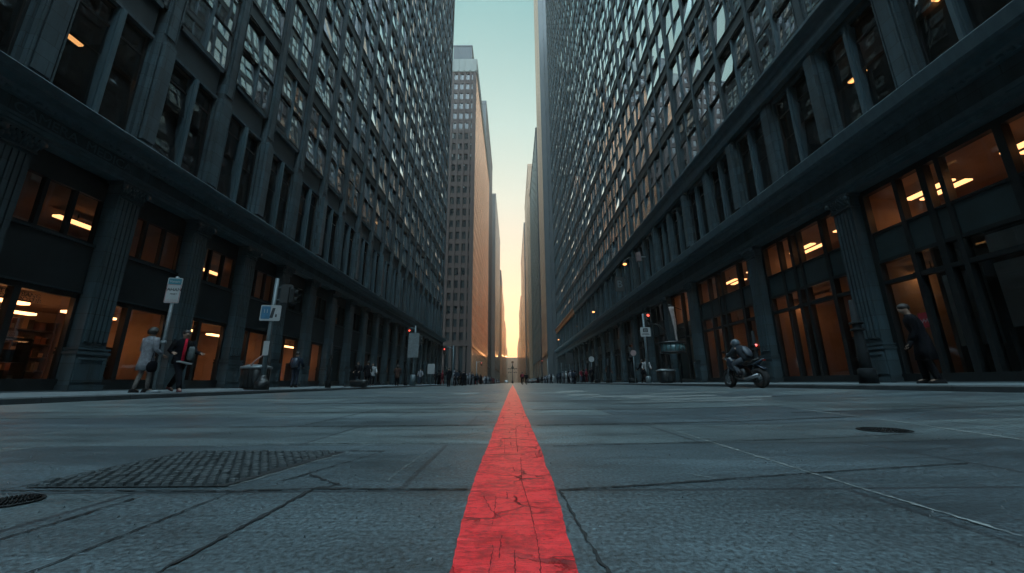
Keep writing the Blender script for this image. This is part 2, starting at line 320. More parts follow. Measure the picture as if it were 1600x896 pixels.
# red painted line
def red_material():
    m = mat('red_road_paint', (.80, .012, .022), .36, var=.18, scale=9, tint=(.90, .04, .045), spec=.45)
    nt = m.node_tree; n = nt.nodes; l = nt.links; b = n['Principled BSDF']; tc = n.new('ShaderNodeTexCoord')
    vo = n.new('ShaderNodeTexVoronoi'); vo.feature = 'DISTANCE_TO_EDGE'; vo.inputs['Scale'].default_value = 4.2
    nw = n.new('ShaderNodeTexNoise'); nw.inputs['Scale'].default_value = 14; nw.inputs['Detail'].default_value = 6
    l.new(tc.outputs['Object'], nw.inputs['Vector'])
    va = n.new('ShaderNodeVectorMath'); va.operation = 'MULTIPLY_ADD'; va.inputs[1].default_value = (.10, .10, 0); l.new(nw.outputs['Color'], va.inputs[0]); l.new(tc.outputs['Object'], va.inputs[2]); l.new(va.outputs[0], vo.inputs['Vector'])
    cr = n.new('ShaderNodeMapRange'); cr.inputs['From Min'].default_value = 0; cr.inputs['From Max'].default_value = .022; cr.inputs['To Min'].default_value = .0; cr.inputs['To Max'].default_value = 1
    l.new(vo.outputs['Distance'], cr.inputs['Value'])
    nb = n.new('ShaderNodeTexNoise'); nb.inputs['Scale'].default_value = 3.1; l.new(tc.outputs['Object'], nb.inputs['Vector'])
    msk = n.new('ShaderNodeMapRange'); msk.inputs['From Min'].default_value = .45; msk.inputs['From Max'].default_value = .58; l.new(nb.outputs['Fac'], msk.inputs['Value'])
    mxx = n.new('ShaderNodeMath'); mxx.operation = 'MAXIMUM'; inv = n.new('ShaderNodeMath'); inv.operation = 'SUBTRACT'; inv.inputs[0].default_value = 1; l.new(msk.outputs[0], inv.inputs[1])
    l.new(cr.outputs[0], mxx.inputs[0]); l.new(inv.outputs[0], mxx.inputs[1])
    mp = n.new('ShaderNodeMapping'); mp.inputs['Scale'].default_value = (9, 34, 1); l.new(tc.outputs['Object'], mp.inputs['Vector'])
    n2 = n.new('ShaderNodeTexNoise'); n2.inputs['Scale'].default_value = 1; n2.inputs['Detail'].default_value = 8; n2.inputs['Roughness'].default_value = .7; l.new(mp.outputs[0], n2.inputs['Vector'])
    pit = n.new('ShaderNodeMapRange'); pit.inputs['From Min'].default_value = .27; pit.inputs['From Max'].default_value = .34; l.new(n2.outputs['Fac'], pit.inputs['Value'])
    mn = n.new('ShaderNodeMath'); mn.operation = 'MULTIPLY'; l.new(mxx.outputs[0], mn.inputs[0]); l.new(pit.outputs[0], mn.inputs[1])
    mx = n.new('ShaderNodeMix'); mx.data_type = 'RGBA'; mx.inputs[6].default_value = (.10, .015, .018, 1)
    l.new(mn.outputs[0], mx.inputs[0]); l.new(b.inputs['Base Color'].links[0].from_socket, mx.inputs[7]); l.new(mx.outputs[2], b.inputs['Base Color'])
    n4 = n.new('ShaderNodeTexNoise'); n4.inputs['Scale'].default_value = 55; n4.inputs['Detail'].default_value = 8; n4.inputs['Roughness'].default_value = .75; l.new(tc.outputs['Object'], n4.inputs['Vector'])
    n6 = n.new('ShaderNodeTexNoise'); n6.inputs['Scale'].default_value = 6; n6.inputs['Detail'].default_value = 9; n6.inputs['Roughness'].default_value = .75; l.new(tc.outputs['Object'], n6.inputs['Vector'])
    for sk, lo_, hi_ in ((n4, .70, 1.3), (n6, .78, 1.18), (n2, .82, 1.15)):
        r4 = n.new('ShaderNodeMapRange'); r4.inputs['From Min'].default_value = .36; r4.inputs['From Max'].default_value = .6; r4.inputs['To Min'].default_value = lo_; r4.inputs['To Max'].default_value = hi_; l.new(sk.outputs['Fac'], r4.inputs['Value'])
        m4 = n.new('ShaderNodeMix'); m4.data_type = 'RGBA'; m4.blend_type = 'MULTIPLY'; m4.inputs[0].default_value = 1; l.new(b.inputs['Base Color'].links[0].from_socket, m4.inputs[6]); l.new(r4.outputs[0], m4.inputs[7]); l.new(m4.outputs[2], b.inputs['Base Color'])
    sm = n.new('ShaderNodeMath'); sm.operation = 'MULTIPLY_ADD'; sm.inputs[1].default_value = 1.2; l.new(mn.outputs[0], sm.inputs[0]); l.new(n2.outputs['Fac'], sm.inputs[2])
    bu = n.new('ShaderNodeBump'); bu.inputs['Strength'].default_value = .9; bu.inputs['Distance'].default_value = .012; l.new(sm.outputs[0], bu.inputs['Height']); l.new(bu.outputs['Normal'], b.inputs['Normal'])
    return m
REDP = red_material()
def lw(y):
    for (a, wa), (c, wc) in zip(LW, LW[1:]):
        if y <= c: return wa+(wc-wa)*(y-a)/(c-a)
    return LW[-1][1]
LW = [(-1, .11), (.8, .118), (1.4, .137), (3.3, .142), (8, .145), (16, .145), (26, .12), (55, .03), (200, .03)]
b = MB(); vs = []; Y = .3; ylist = []
while Y < 55:
    ylist.append(Y); Y += .02 if Y < 2 else .06 if Y < 5 else .3
random.seed(11); wl = wr = 0
for Y in ylist:
    wl = wl*.8+random.uniform(-.0022, .0022); wr = wr*.8+random.uniform(-.0022, .0022)
    k = min(1.6, .6+Y*.2)
    vs += [(-lw(Y)+wl*k, Y, .005), (lw(Y)+wr*k, Y, .005)]
b.add(vs, [(2*i, 2*i+1, 2*i+3, 2*i+2) for i in range(len(ylist)-1)])
tag(b.build('red_painted_line', REDP, recalc=False), kind='structure')
random.seed(5)
CRK = mat('crack_in_paint', (.17, .012, .016), .8, var=.5, scale=60)
for p, wd in [([(.045, .62), (.052, .92), (.046, 1.15), (.03, 1.45), (.035, 1.9)], .0035), ([(-.045, .55), (-.043, .92)], .0035), ([(-.05, 1.04), (-.052, 1.28)], .003), ([(.0, 1.36), (.07, 1.34), (.142, 1.37)], .004), ([(-.09, 1.28), (-.06, 1.15), (-.03, 1.08)], .003),
              ([(-.1, .99), (-.04, .995)], .003), ([(-.04, 2.0), (-.05, 2.5)], .003), ([(.02, 2.2), (.02, 2.9)], .004), ([(-.1, 2.62), (-.02, 2.5), (.06, 2.52)], .005), ([(-.16, 3.3), (.16, 3.28)], .01), ([(-.17, 4.4), (.17, 4.5)], .014), ([(-.18, 6.1), (.18, 6.2)], .02), ([(.06, 1.16), (.13, 1.17)], .003)]:
    strip(p, wd*.6, CRK, 'paint_crack', .0018, .0075, .008)
for k in range(46):
    Y = .6*math.exp(random.uniform(0, 2.1)); x = random.uniform(-.9, .9)*lw(Y)*.9; L = random.uniform(.015, .06)*(1+Y*.3)
    if random.random() < .6: p = [(x, Y), (max(-lw(Y), min(lw(Y), x+L*random.choice((-1, 1)))), Y+random.uniform(-.01, .01))]
    else: p = [(x, Y), (x+random.uniform(-.006, .006), Y+L*2)]
    strip(p, .0016*(1+Y*.4), CRK, 'paint_crack', .0016, .0072, .008)

# worn white markings further up the road
WORN = mat('worn_white_paint', (.16, .18, .18), .6, var=.5, scale=6)
def flat(pts, nm, m, lift=.004):
    mb = MB(); mb.add([(x, y, rz(x)+lift) for x, y in pts], [tuple(range(len(pts)))])
    me = mb.mesh(nm, m, recalc=False)
    if me.polygons[0].normal.z < 0: me.flip_normals()
    return tag(link(nm, me), kind='structure')
for cx, cy, wx, wy in [(2.4, 9.2, .9, .35), (3.4, 8.6, 1.1, .3), (3.7, 7.5, 1.3, .22), (2.9, 6.6, 1.4, .16), (1.9, 10.8, .5, .7), (2.1, 14.5, .6, 1.3), (-1.5, 13.0, .5, 1.0), (-4.2, 14.5, .8, .5), (4.6, 10.4, 1.2, .3), (6.4, 13.8, 1.4, .4), (5.6, 6.2, .5, .08)]:
    flat([(cx-wx, cy-wy), (cx+wx*.8, cy-wy*.8), (cx+wx, cy+wy), (cx-wx*.7, cy+wy*.9)], 'road_marking', WORN)
mb = MB(); vs = []
for i in range(41):
    t = 2*math.pi*i/40
    for r_ in (1.25, 1.55): vs.append((.9+r_*1.1*math.cos(t), 15.8+r_*2.2*math.sin(t), .0035))
mb.add(vs, [(2*i, 2*i+1, 2*i+3, 2*i+2) for i in range(40)]); tag(mb.build('road_marking', WORN, recalc=True), kind='structure')

# cobbled patch set into the road
SETT = mat('dark_sett', (.045, .058, .064), .55, var=.45, scale=14, bump=.3, bscale=90)
BED = mat('sett_bed', (.01, .013, .015), .9)
mb = MB(); x0, x1, y0, y1 = -1.66, -.98, 1.43, 2.1
mb.quad((x0, y0, .004), (x1, y0, .004), (x1+.13, y1, .004), (x0, y1, .004), 1)
random.seed(9); ry = y0+.015; row = 0
while ry < y1-.02:
    k = (ry-y0)/(y1-y0); xr = x1+.13*k; x = x0+.012+(row % 2)*.019
    while x < xr-.035:
        a, c, h = .0145*random.uniform(.85, 1.1), .0115*random.uniform(.85, 1.1), random.uniform(.011, .017); px, py = x+random.uniform(-.002, .002), ry+random.uniform(-.0015, .0015)
        mb.add([(px-a, py-c, .003), (px+a, py-c, .003), (px+a, py+c, .003), (px-a, py+c, .003), (px-a*.72, py-c*.7, h), (px+a*.72, py-c*.7, h), (px+a*.72, py+c*.7, h), (px-a*.72, py+c*.7, h)], [(4, 5, 6, 7), (0, 1, 5, 4), (1, 2, 6, 5), (2, 3, 7, 6), (3, 0, 4, 7)])
        x += .038
    ry += .030; row += 1
tag(mb.build('cobbled_patch', [SETT, BED], recalc=False), kind='structure')
for p, m, wd in [([(-1.7, 1.40), (-1.7, 2.14), (-.8, 2.14)], SEAL, .012), ([(-1.7, 1.40), (-1.0, 1.385)], SEAL, .010), ([(-.965, 1.43), (-.84, 2.1)], GROUT, .008), ([(-.83, 1.5), (-.66, 2.12), (-.84, 2.13)], SEAL, .011)]:
    strip(p, wd, m, 'patch_joint', .004)

# manhole covers
IRON = mat('cast_iron', (.018, .020, .021), .55, .6, var=.5, scale=18, bump=.4, bscale=80)
def manhole(loc, r, label):
    mb = MB(); mb.loft([(0, 0, .001, r*1.08, r*1.08), (0, 0, .006, r*1.06, r*1.06), (0, 0, .006, r, r), (0, 0, .004, r*.99, r*.99)], 36)
    for q in range(3, 10):
        rr = r*q/10.5
        for k in range(int(q*4)):
            t = 2*math.pi*(k+.5*(q % 2))/int(q*4); s = r*.035; x, y = rr*math.cos(t), rr*math.sin(t)
            mb.box(x-s, x+s, y-s, y+s, .004, .010)
    o = mb.build('manhole_cover', IRON, loc=loc); tag(o, label, 'manhole cover', 'manhole covers in the road')
manhole((-1.50, 1.27, .001), .062, 'small dark iron manhole cover near the corner of the cobbled patch')
manhole((2.52, 2.77, rz(2.52)+.001), .135, 'round rusty dark manhole cover beside the pale road seam, far from the cobbles')

# ------------------------------------------------------------------ the two office buildings
class Side:
    # maps distance out from the facade plane (d) and distance along the street (u) to the world
    def __init__(s, X, sg): s.X, s.sg = X, sg
    def box(s, mb, u0, u1, d0, d1, z0, z1, mi=0): mb.box(s.X+s.sg*d0, s.X+s.sg*d1, u0, u1, z0, z1, mi)
    def prof(s, mb, pts, u0, u1, mi=0): mb.prism([(s.X+s.sg*d, z) for d, z in pts], 'y', u0, u1, mi)
    def quad(s, mb, u0, u1, d, z0, z1, mi=0, t=(0, 0)):
        # a pane, tilted a hair so that each reflects its own piece of sky
        du, dz = t[0]*(u1-u0)/2, t[1]*(z1-z0)/2; P = lambda u, dd, z: (s.X+s.sg*(d+dd), u, z)
        q = [P(u0, -du-dz, z0), P(u1, du-dz, z0), P(u1, du+dz, z1), P(u0, -du+dz, z1)]
        mb.quad(*(q if s.sg > 0 else q[::-1]), mi)
LS, RS, LOC = Side(FL, 1), Side(FR, -1), Side(0, 1)

def window_frame(mb, S, u, z, wd, h, row0, m=(0, 1), dd=0.):
    fr, tr = m; B = lambda a, c, d0, d1, *k: S.box(mb, a, c, d0+dd, d1+dd, *k)
    B(u-wd, u+wd, -.36, -.24, z, z+.07, fr); B(u-wd, u+wd, -.36, -.24, z+h-.07, z+h, fr)
    B(u-wd, u-wd+.06, -.36, -.24, z+.07, z+h-.07, fr); B(u+wd-.06, u+wd, -.36, -.24, z+.07, z+h-.07, fr)
    if row0: B(u-.10, u+.10, -.38, -.12, z+.003, z+h-.003, tr); B(u-.055, u+.055, -.118, -.04, z+.006, z+h-.006, tr)
    else: B(u-.05, u+.05, -.38, -.22, z+.003, z+h-.003, tr)
    for q in (-1, 1):
        a, c = sorted((u+q*.102, u+q*(wd-.062)))
        zz = z+h*(.80 if row0 else .52); B(a, c, -.34, -.27, zz-.03, zz+.03, fr)
def window_panes(mb, S, u, z, wd, h, mi=0, amt=.05, dd=0.):
    for q in (-1, 1):
        a, c = sorted((u+q*.07, u+q*(wd-.06)))
        for z0, z1 in ((z+.06, z+h*.52), (z+h*.52, z+h-.06)):
            S.quad(mb, a, c, dd-.305+(.012 if z0 > z+1 else 0), z0, z1, mi, (random.gauss(0, amt), random.gauss(-.035, .025) if random.random() < .86 else random.gauss(-.12, .03)))
def window_blind(mb, S, u, z, wd, h, mi=0, dd=0.):
    for q in (-1, 1):
        a, c = sorted((u+q*.14, u+q*(wd-.09))); k = random.choice((.2, .35, .5, .5, .75)); S.box(mb, a, c, dd-.47, dd-.45, z+h*(1-k), z+h-.08, mi)

def office(S, name, label, piers, wd, rows, zc, tops, uend, wide, rib, dd, keep=100):
    top = lambda u: next((z for e, z in tops if u < e), tops[-1][1])
    org = (S.X, (piers[0]+uend)/2, .2)
    root = thing(name, label, 'office building', org)
    wins = []
    # wall: piers, sills, lintels, floors, partitions, body; the roof steps up along the street
    m = MB(); lo, hi = piers[0]-.5, uend; pw = (piers[1]-piers[0])/2-wd
    z1_ = rows[0][0]+rows[0][1]+.12; bay = piers[1]-piers[0]; wu = bay/2-rib
    for i, u in enumerate(piers):
        e = .10 if i % 2 == wide else 0; zt = max(top(u-.6), top(u+.6))
        S.box(m, u-pw+.10, u+pw-.10, -.6, 0, zc, z1_); S.box(m, u-pw, u-pw+.0999, -.6, -.13, zc, z1_); S.box(m, u+pw-.0999, u+pw, -.6, -.13, zc, z1_)
        S.box(m, u-pw+.20, u+pw-.20, .001, .055+e, zc+.5, z1_-.05); S.box(m, u-pw+.06, u+pw-.06, .0, .14+e, zc, zc+.34)
        S.box(m, u-pw+.12, u-pw+.16, .001, .035, zc+.36, z1_-.05); S.box(m, u+pw-.16, u+pw-.12, .001, .035, zc+.36, z1_-.05)
        r_ = rib*(1.7 if i % 4 == 1 and rib < .25 else 1)
        S.box(m, u-r_, u+r_, -.6, 0, z1_+.001, zt); S.box(m, u-r_*.55, u+r_*.55, .001, .045, z1_+.3, zt-1)
        for q in (-1, 1): S.box(m, u+q*r_*.80, u+q*r_*.92, .001, .03, z1_+.3, zt-1)
    segs = []; a = lo
    for e, z in tops: segs.append((a, min(e, hi), z)); a = e
    for j, (z, h) in enumerate(rows):
        for a, c in zip(piers, piers[1:]):
            zt = top((a+c)/2); nz = rows[j+1][0] if j+1 < len(rows) else zt
            if z+h+.3 > zt: continue
            u0, u1 = (a+pw+.002, c-pw-.002) if j == 0 else (a+rib+.002, c-rib-.002); D = 0 if j == 0 else dd
            if j: S.box(m, u0, u1, -.5, -.22+D, z+h+.06, nz-.06, 1); S.box(m, u0, u1, -.5, -.19+D, z+h+.002, z+h+.058, 1); S.box(m, u0, u1, -.5, -.17+D, nz-.058, nz-.003, 1); wins.append(((a+c)/2, z, h, j)); continue
            S.box(m, u0, u1, -.5, -.20, z+h+.12, nz-.14, 1); S.box(m, u0, u1, -.5, -.10, z+h+.002, z+h+.118); S.box(m, u0, u1, -.5, -.06, nz-.138, nz-.003)
            wins.append(((a+c)/2, z, h, j))
        for a, c, zt in segs:
            if z+h+.3 < zt: S.box(m, a, c, -5, -.62, z+h+.1, (rows[j+1][0] if j+1 < len(rows) else zt)-.16, 2)
    for a, c, zt in segs:
        S.box(m, a, c-.003, -24, -5.2, .3, zt, 2); S.box(m, a, c-.003, -24, -.61, zt-.6, zt+.6, 0); S.box(m, a, c-.003, -.6, .25, zt-.2, zt+.9, 0)
        S.box(m, c-.25, c-.004, -24, -.61, .3, zt-.61, 0)
    S.box(m, lo, lo+.25, -24, -.61, .3, segs[0][2]-.61, 0); S.box(m, lo-70, lo-.01, -24, -.1, .2, segs[0][2], 0)  # last box: unseen mass behind the camera, added to darken the near facades
    for u in piers[2::3]:
        if u < hi-1: S.box(m, u-.08, u+.08, -5, -.62, rows[0][0]+.01, top(u)-.7, 2)
    m.build('wall', [STONE, SPAN, INT], root, org)
    # windows: the hundred that show largest one by one, the others together
    def area(wn):
        u, z, h, j = wn; p = [proj(S.X, a, c) for a in (u-wd, u+wd) for c in (z, z+h)]
        if None in p: return 0
        x = sum(q[0] for q in p)/4; y = sum(q[1] for q in p)/4
        if max(q[0] for q in p) < 0 or min(q[0] for q in p) > 1600 or max(q[1] for q in p) < 0: return 0
        return (max(q[0] for q in p)-min(q[0] for q in p))*h*(F/math.hypot(u, S.X))
    wins.sort(key=area, reverse=True)
    near = [x for x in wins[:keep] if area(x) > 0]; far = wins[len(near):]
    W_ = lambda j: (wd, 0., GLASSLOW) if j == 0 else (wu, dd, GLASS)
    frames, panes, blinds = {}, {}, []
    for j in (0, 1):
        w_, d_, g_ = W_(j); h = rows[j][1]
        for k in range(9): q = MB(); window_panes(q, LOC, 0, 0, w_, h, 0, .022 if j else .012, d_); panes[j, k] = q.mesh('pane', g_, recalc=False)
        q = MB(); window_frame(q, LOC, 0, 0, w_, h, j == 0, dd=d_); frames[j] = q.mesh('window', [BLACK, TRIM])
    for k in range(4):
        q = MB(); window_blind(q, LOC, 0, 0, wu, rows[1][1], dd=dd); blinds.append(q.mesh('blind', BLIND))
    for u, z, h, j in near:
        o = link('window', frames[min(j, 1)], root, (0, u-org[1], z-org[2]), 0 if S.sg > 0 else math.pi)
        link('pane', panes[min(j, 1), random.randrange(9)], o)
        if j and random.random() < .3: link('blind', random.choice(blinds), o)
    q = MB()
    for u, z, h, j in far:
        w_, d_, g_ = W_(j)
        window_frame(q, S, u, z, w_, h, j == 0, dd=d_); window_panes(q, S, u, z, w_, h, 4 if j == 0 else 2, .022, d_)
        if random.random() < .25: window_blind(q, S, u, z, w_, h, 3, dd=d_)
    tag(q.build('window', [BLACK, TRIM, GLASS, BLIND, GLASSLOW], root, org, recalc=False), kind='stuff')
    return root, org

def cornice(S, root, org, u0, u1, z, ledge=None):
    za, zf, zc, zt = z
    m = MB(); S.prof(m, [(-.6, za), (.14, za), (.14, za+.09), (.19, za+.10), (.19, za+.19), (.24, za+.20), (.24, zf-.01), (-.6, zf-.01)], u0, u1); m.build('architrave', TRIM, root, org)
    m = MB(); S.prof(m, [(-.6, zf), (.10, zf), (.10, zc-.005), (-.6, zc-.005)], u0, u1); fr = m.build('frieze', STONE, root, org)
    m = MB(); S.prof(m, [(-.6, zc), (.22, zc), (.30, zc+.10), (.34, zc+.16), (.62, zc+.20), (.62, zc+.30), (.70, zc+.36), (.74, zt-.04), (.70, zt), (-.6, zt)], u0, u1)
    u = u0+.15
    while u < min(u1, 40): S.box(m, u, u+.11, .231, .31, zc+.02, zc+.085); u += .2
    m.build('cornice', TRIM, root, org)
    return fr

def column_meshes(S, z0, zcap, ztop):
    # local coordinates, outward is +X
    m = MB(); LOC.box(m, -.36, .36, -.5, .06, z0+1.16, zcap, 0)
    for k in range(-2, 3): LOC.prof(m, [(.06, z0+1.3), (.10, z0+1.34), (.10, zcap-.1), (.06, zcap-.06)], k*.13-.045, k*.13+.045)
    sh = m.mesh('column', STONE)
    m = MB(); LOC.box(m, -.42, .42, -.5, .12, z0, z0+.98); LOC.box(m, -.46, .46, -.5, .17, z0, z0+.16)
    for q in (-.38, .30): LOC.box(m, q, q+.08, .121, .145, z0+.24, z0+.9)
    LOC.box(m, -.3, .3, .121, .145, z0+.24, z0+.31); LOC.box(m, -.3, .3, .121, .145, z0+.83, z0+.9)
    LOC.box(m, -.45, .45, -.5, .16, z0+.98, z0+1.06); LOC.box(m, -.41, .41, -.5, .12, z0+1.06, z0+1.11); LOC.box(m, -.44, .44, -.5, .15, z0+1.11, z0+1.16)
    ba = m.mesh('pedestal', STONE)
    m = MB(); h = ztop-zcap
    LOC.box(m, -.40, .40, -.5, .13, zcap, zcap+.05); LOC.box(m, -.37, .37, -.5, .08, zcap+.05, zcap+h-.08); LOC.box(m, -.46, .46, -.5, .22, zcap+h-.08, zcap+h-.003)
    for r_ in range(3):
        for k in range(-3, 4):
            uu = k*.115+(r_ % 2)*.05; zz = zcap+.06+r_*(h-.16)/3; dd = .09+r_*.035
            m.add([(dd-.02, uu-.05, zz), (dd-.02, uu+.05, zz), (dd+.05, uu+.045, zz+.1), (dd+.05, uu-.045, zz+.1), (dd+.085, uu, zz+.13), (.05, uu, zz+.13), (dd+.04, uu, zz+.01)], [(0, 1, 6), (0, 6, 3), (1, 2, 6), (3, 6, 4), (6, 2, 4), (3, 4, 5), (2, 5, 4)], 0, True)
    for q in (-.38, .38): m.tube([(.14, q, zcap+h-.16), (.24, q*1.04, zcap+h-.15)], .075, 10)
    return sh, ba, m.mesh('capital', STONE)

def room(root, org, S, u0, u1, z0, z1, depth, wall, lamps=(), lampm=None, lz=.07):
    m = MB(); d0, d1 = -.52, -depth
    S.box(m, u0, u1, d1-.06, d1, z0, z1, 0); S.box(m, u0-.05, u0-.001, d1, d0, z0, z1, 0); S.box(m, u1+.001, u1+.05, d1, d0, z0, z1, 0)
    S.box(m, u0, u1, d1, d0, z1, z1+.04, 0); S.box(m, u0, u1, d1, d0, z0-.05, z0, 1)
    o = m.build('shop_room', [wall, WARMFLOOR], root, org)
    for (u, d, L, a) in lamps:
        q = MB()
        if a: S.box(q, u-L/2, u+L/2, d-.11, d+.11, z1-.28-lz, z1-.28, 0); S.box(q, u-L/2, u+L/2, d-.13, d+.13, z1-.279, z1-.24, 1)
        else: S.box(q, u-.11, u+.11, d-L/2, d+L/2, z1-.28-lz, z1-.28, 0); S.box(q, u-.13, u+.13, d-L/2, d+L/2, z1-.279, z1-.24, 1)
        S.box(q, u-.01, u+.01, d-.01, d+.01, z1-.24, z1, 1)
        q.build('ceiling_lamp', [lampm or LAMP, BLACK], o, org)
    return o

# ---- the building on the near side of the cross street, beside the bus stop
PL = [11.0+2.87*k for k in range(-8, 20)]
rowsL = [(8.0, 3.75)]+[(13.15+4.6*k, 3.8) for k in range(17)]
random.seed(21)
LB, LO = office(LS, 'office_building', 'dark stone office building with paired windows, behind the bus stop sign and the walking couple', PL, 1.03, rowsL, 7.55, [(38.3, 58), (66.2, 92)], 66.2, 0, .25, .18)
frz = cornice(LS, LB, LO, PL[0]-.5, 66.2, (6.38, 6.66, 7.08, 7.55))
add_text('CAMERA  MEDICA', .36, TRIM, frz, (.10-LO[0]+FL, 9.3-LO[1], 6.87-LO[2]), (math.pi/2, 0, math.pi/2), extr=.012)
csh, cba, cca = column_meshes(LS, .19, 5.95, 6.38)
for u in PL[1:]:
    o = link('column', csh, LB, (0, u-LO[1], -LO[2])); link('pedestal', cba, o); link('capital', cca, o)
m = MB(); LS.box(m, PL[0], 66.2, -.6, -.46, .1, .30); LS.box(m, PL[0], 66.2, -.5, .03, .10, .205); m.build('plinth', PAVE, LB, LO)
def shopfront_left(u0, u1):
    a, c = u0+.38, u1-.38; w_ = c-a
    m = MB(); LS.box(m, a, c, -.46, -.2, .206, .50); LS.box(m, a, c, -.42, -.28, 2.72, 2.86)
    ms = [a+w_*.34]
    LS.box(m, a, a+.08, -.42, -.27, .5, 2.72); LS.box(m, c-.08, c, -.42, -.27, .5, 2.72); LS.box(m, ms[0]-.07, ms[0]+.07, -.44, -.25, .5, 2.72)
    LS.box(m, a, c, -.44, -.3, 4.30, 4.38); LS.box(m, a, c, -.46, -.3, 5.7, 6.37)
    for f in (0, .33, .66, 1): x = a+w_*f; LS.box(m, max(a, x-.045), min(c, x+.045), -.44, -.31, 4.38, 5.7)
    o = m.build('shopfront', BLACK, LB, LO)
    q = MB(); LS.quad(q, a+.08, ms[0]-.07, -.36, .5, 2.72); LS.quad(q, ms[0]+.07, c-.08, -.36, .5, 2.72)
    for f in (0, .33, .66): LS.quad(q, a+w_*f+.045, a+w_*(f+.33)-.045, -.38, 4.38, 5.7, 0, (random.gauss(0, .01), random.gauss(0, .01)))
    q.build('pane', SHOPGLASS, o, LO, recalc=False)
    q = MB(); LS.box(q, a, c, -.44, -.24, 2.862, 4.24, 0); LS.box(q, a, c, -.44, -.19, 4.242, 4.298, 1); LS.box(q, a, c, -.239, -.20, 2.862, 2.91, 1); q.build('spandrel_panel', [PANEL, SPAN], o, LO)
    return o
for u0, u1 in zip(PL[1:], PL[2:]): shopfront_left(u0, u1)
m = MB(); LS.box(m, PL[0], 66.2, -5.1, -.52, 2.9, 4.25); LS.box(m, PL[0], 66.2, -5.1, -.61, 5.9, 7.6); m.build('floor_slab', INT, LB, LO)
for k in range(1, len(PL)-1, 2):
    u0, u1 = PL[k]+.06, (PL[k+2] if k+2 < len(PL) else 66.0)-.06; mid = (u0+u1)/2
    if 2 < mid < 25: room(LB, LO, LS, u0, u1, .3, 2.85, 4.6, WARMWALL, [(mid-1.3, -1.5, 1.5, 1), (mid+1.3, -1.7, 1.5, 1), (mid, -3.3, 2.2, 1)])
    elif 30 < mid < 40: room(LB, LO, LS, u0, u1, .3, 2.85, 4.6, WARMWALL, [(mid, -2, 1.0, 1)], LAMPDIM)
    else: room(LB, LO, LS, u0, u1, .3, 2.85, 4.6, INT)
    lm = [(mid+.8, -2.4, 1.2, 1)] if 3 < mid < 17 else [(mid-.5, -2, .9, 1)] if 38 < mid < 45 else []
    room(LB, LO, LS, u0, u1, 4.3, 5.86, 4.6, WARMWALL if lm else INT, lm, LAMPDIM)
# a lamp glowing behind one first-floor window
q = MB(); LS.box(q, 9.4, 9.8, -1.5, -1.35, 10.6, 10.66); q.build('ceiling_lamp', LAMPLOW, LB, LO)

for u, z in ((27.2, 15.9), (30.1, 15.9), (33.0, 11.2), (30.2, 11.2), (36.0, 15.9), (24.5, 11.2), (38.6, 20.4)):
    q = MB(); LS.box(q, u-.5, u+.5, -1.6, -1.4, z, z+.06); q.build('ceiling_lamp', LAMPLOW, LB, LO)
# ---- the building across the road, behind the motorcycle
rowsR = [(8.3, 3.75)]+[(13.55+4.6*k, 3.85) for k in range(25)]
PR = [12.0+2.75*k for k in range(-9, 32)]
RB, RO = office(RS, 'office_building', 'taller dark stone office building with wide lit shop windows, behind the motorcycle', PR, .99, rowsR, 8.1, [(40.9, 62), (65.6, 92), (97.6, 128.2)], 97.6, 1, .15, .23)
cornice(RS, RB, RO, PR[0]-.5, 97.6, (6.38, 6.72, 7.35, 8.1))
m = MB(); RS.prof(m, [(-.1, 12.3), (.16, 12.3), (.20, 12.5), (.20, 12.85), (.30, 12.95), (.42, 13.15), (.42, 13.28), (-.1, 13.34)], PR[0]-.5, 68); m.build('ledge', TRIM, RB, RO)
SUNLEDGE = mat('sunlit_ledge_tint', (.45, .19, .08), .35, .7, var=.3, scale=1.5)  # warm light on the far stretch of ledge, put into its colour
m = MB(); RS.prof(m, [(-.1, 12.3), (.16, 12.3), (.20, 12.5), (.20, 12.85), (.30, 12.95), (.42, 13.15), (.42, 13.28), (-.1, 13.34)], 68.003, 97.6); m.build('ledge', SUNLEDGE, RB, RO)
for u, z in ((9.2, 11.4), (11.9, 11.2), (38, 11.3), (46, 11.3), (31, 11.3), (52, 11.3)):
    q = MB(); RS.box(q, u-.3, u+.3, -1.6, -1.4, z, z+.06); q.build('ceiling_lamp', LAMPLOW, RB, RO)
csh, cba, cca = column_meshes(RS, .28, 5.92, 6.38)
PCR = [-10.2, -4.6, 1.0, 6.55, 12.08, 17.25, 23.7, 27.7, 31.8, 35.7, 40.0, 44.4, 48.6, 53, 57.2, 61.4, 65.6, 69.8, 74, 78.2, 82.4, 86.6, 90.8, 94.9]
for u in PCR+[97.15]:
    o = link('column', csh, RB, (0, u-RO[1], -RO[2]), math.pi); link('pedestal', cba, o); link('capital', cca, o)
m = MB(); RS.box(m, PR[0], 97.6, -.6, -.46, .2, .42); RS.box(m, PR[0], 97.6, -.5, .03, .20, .30); m.build('plinth', PAVE, RB, RO)
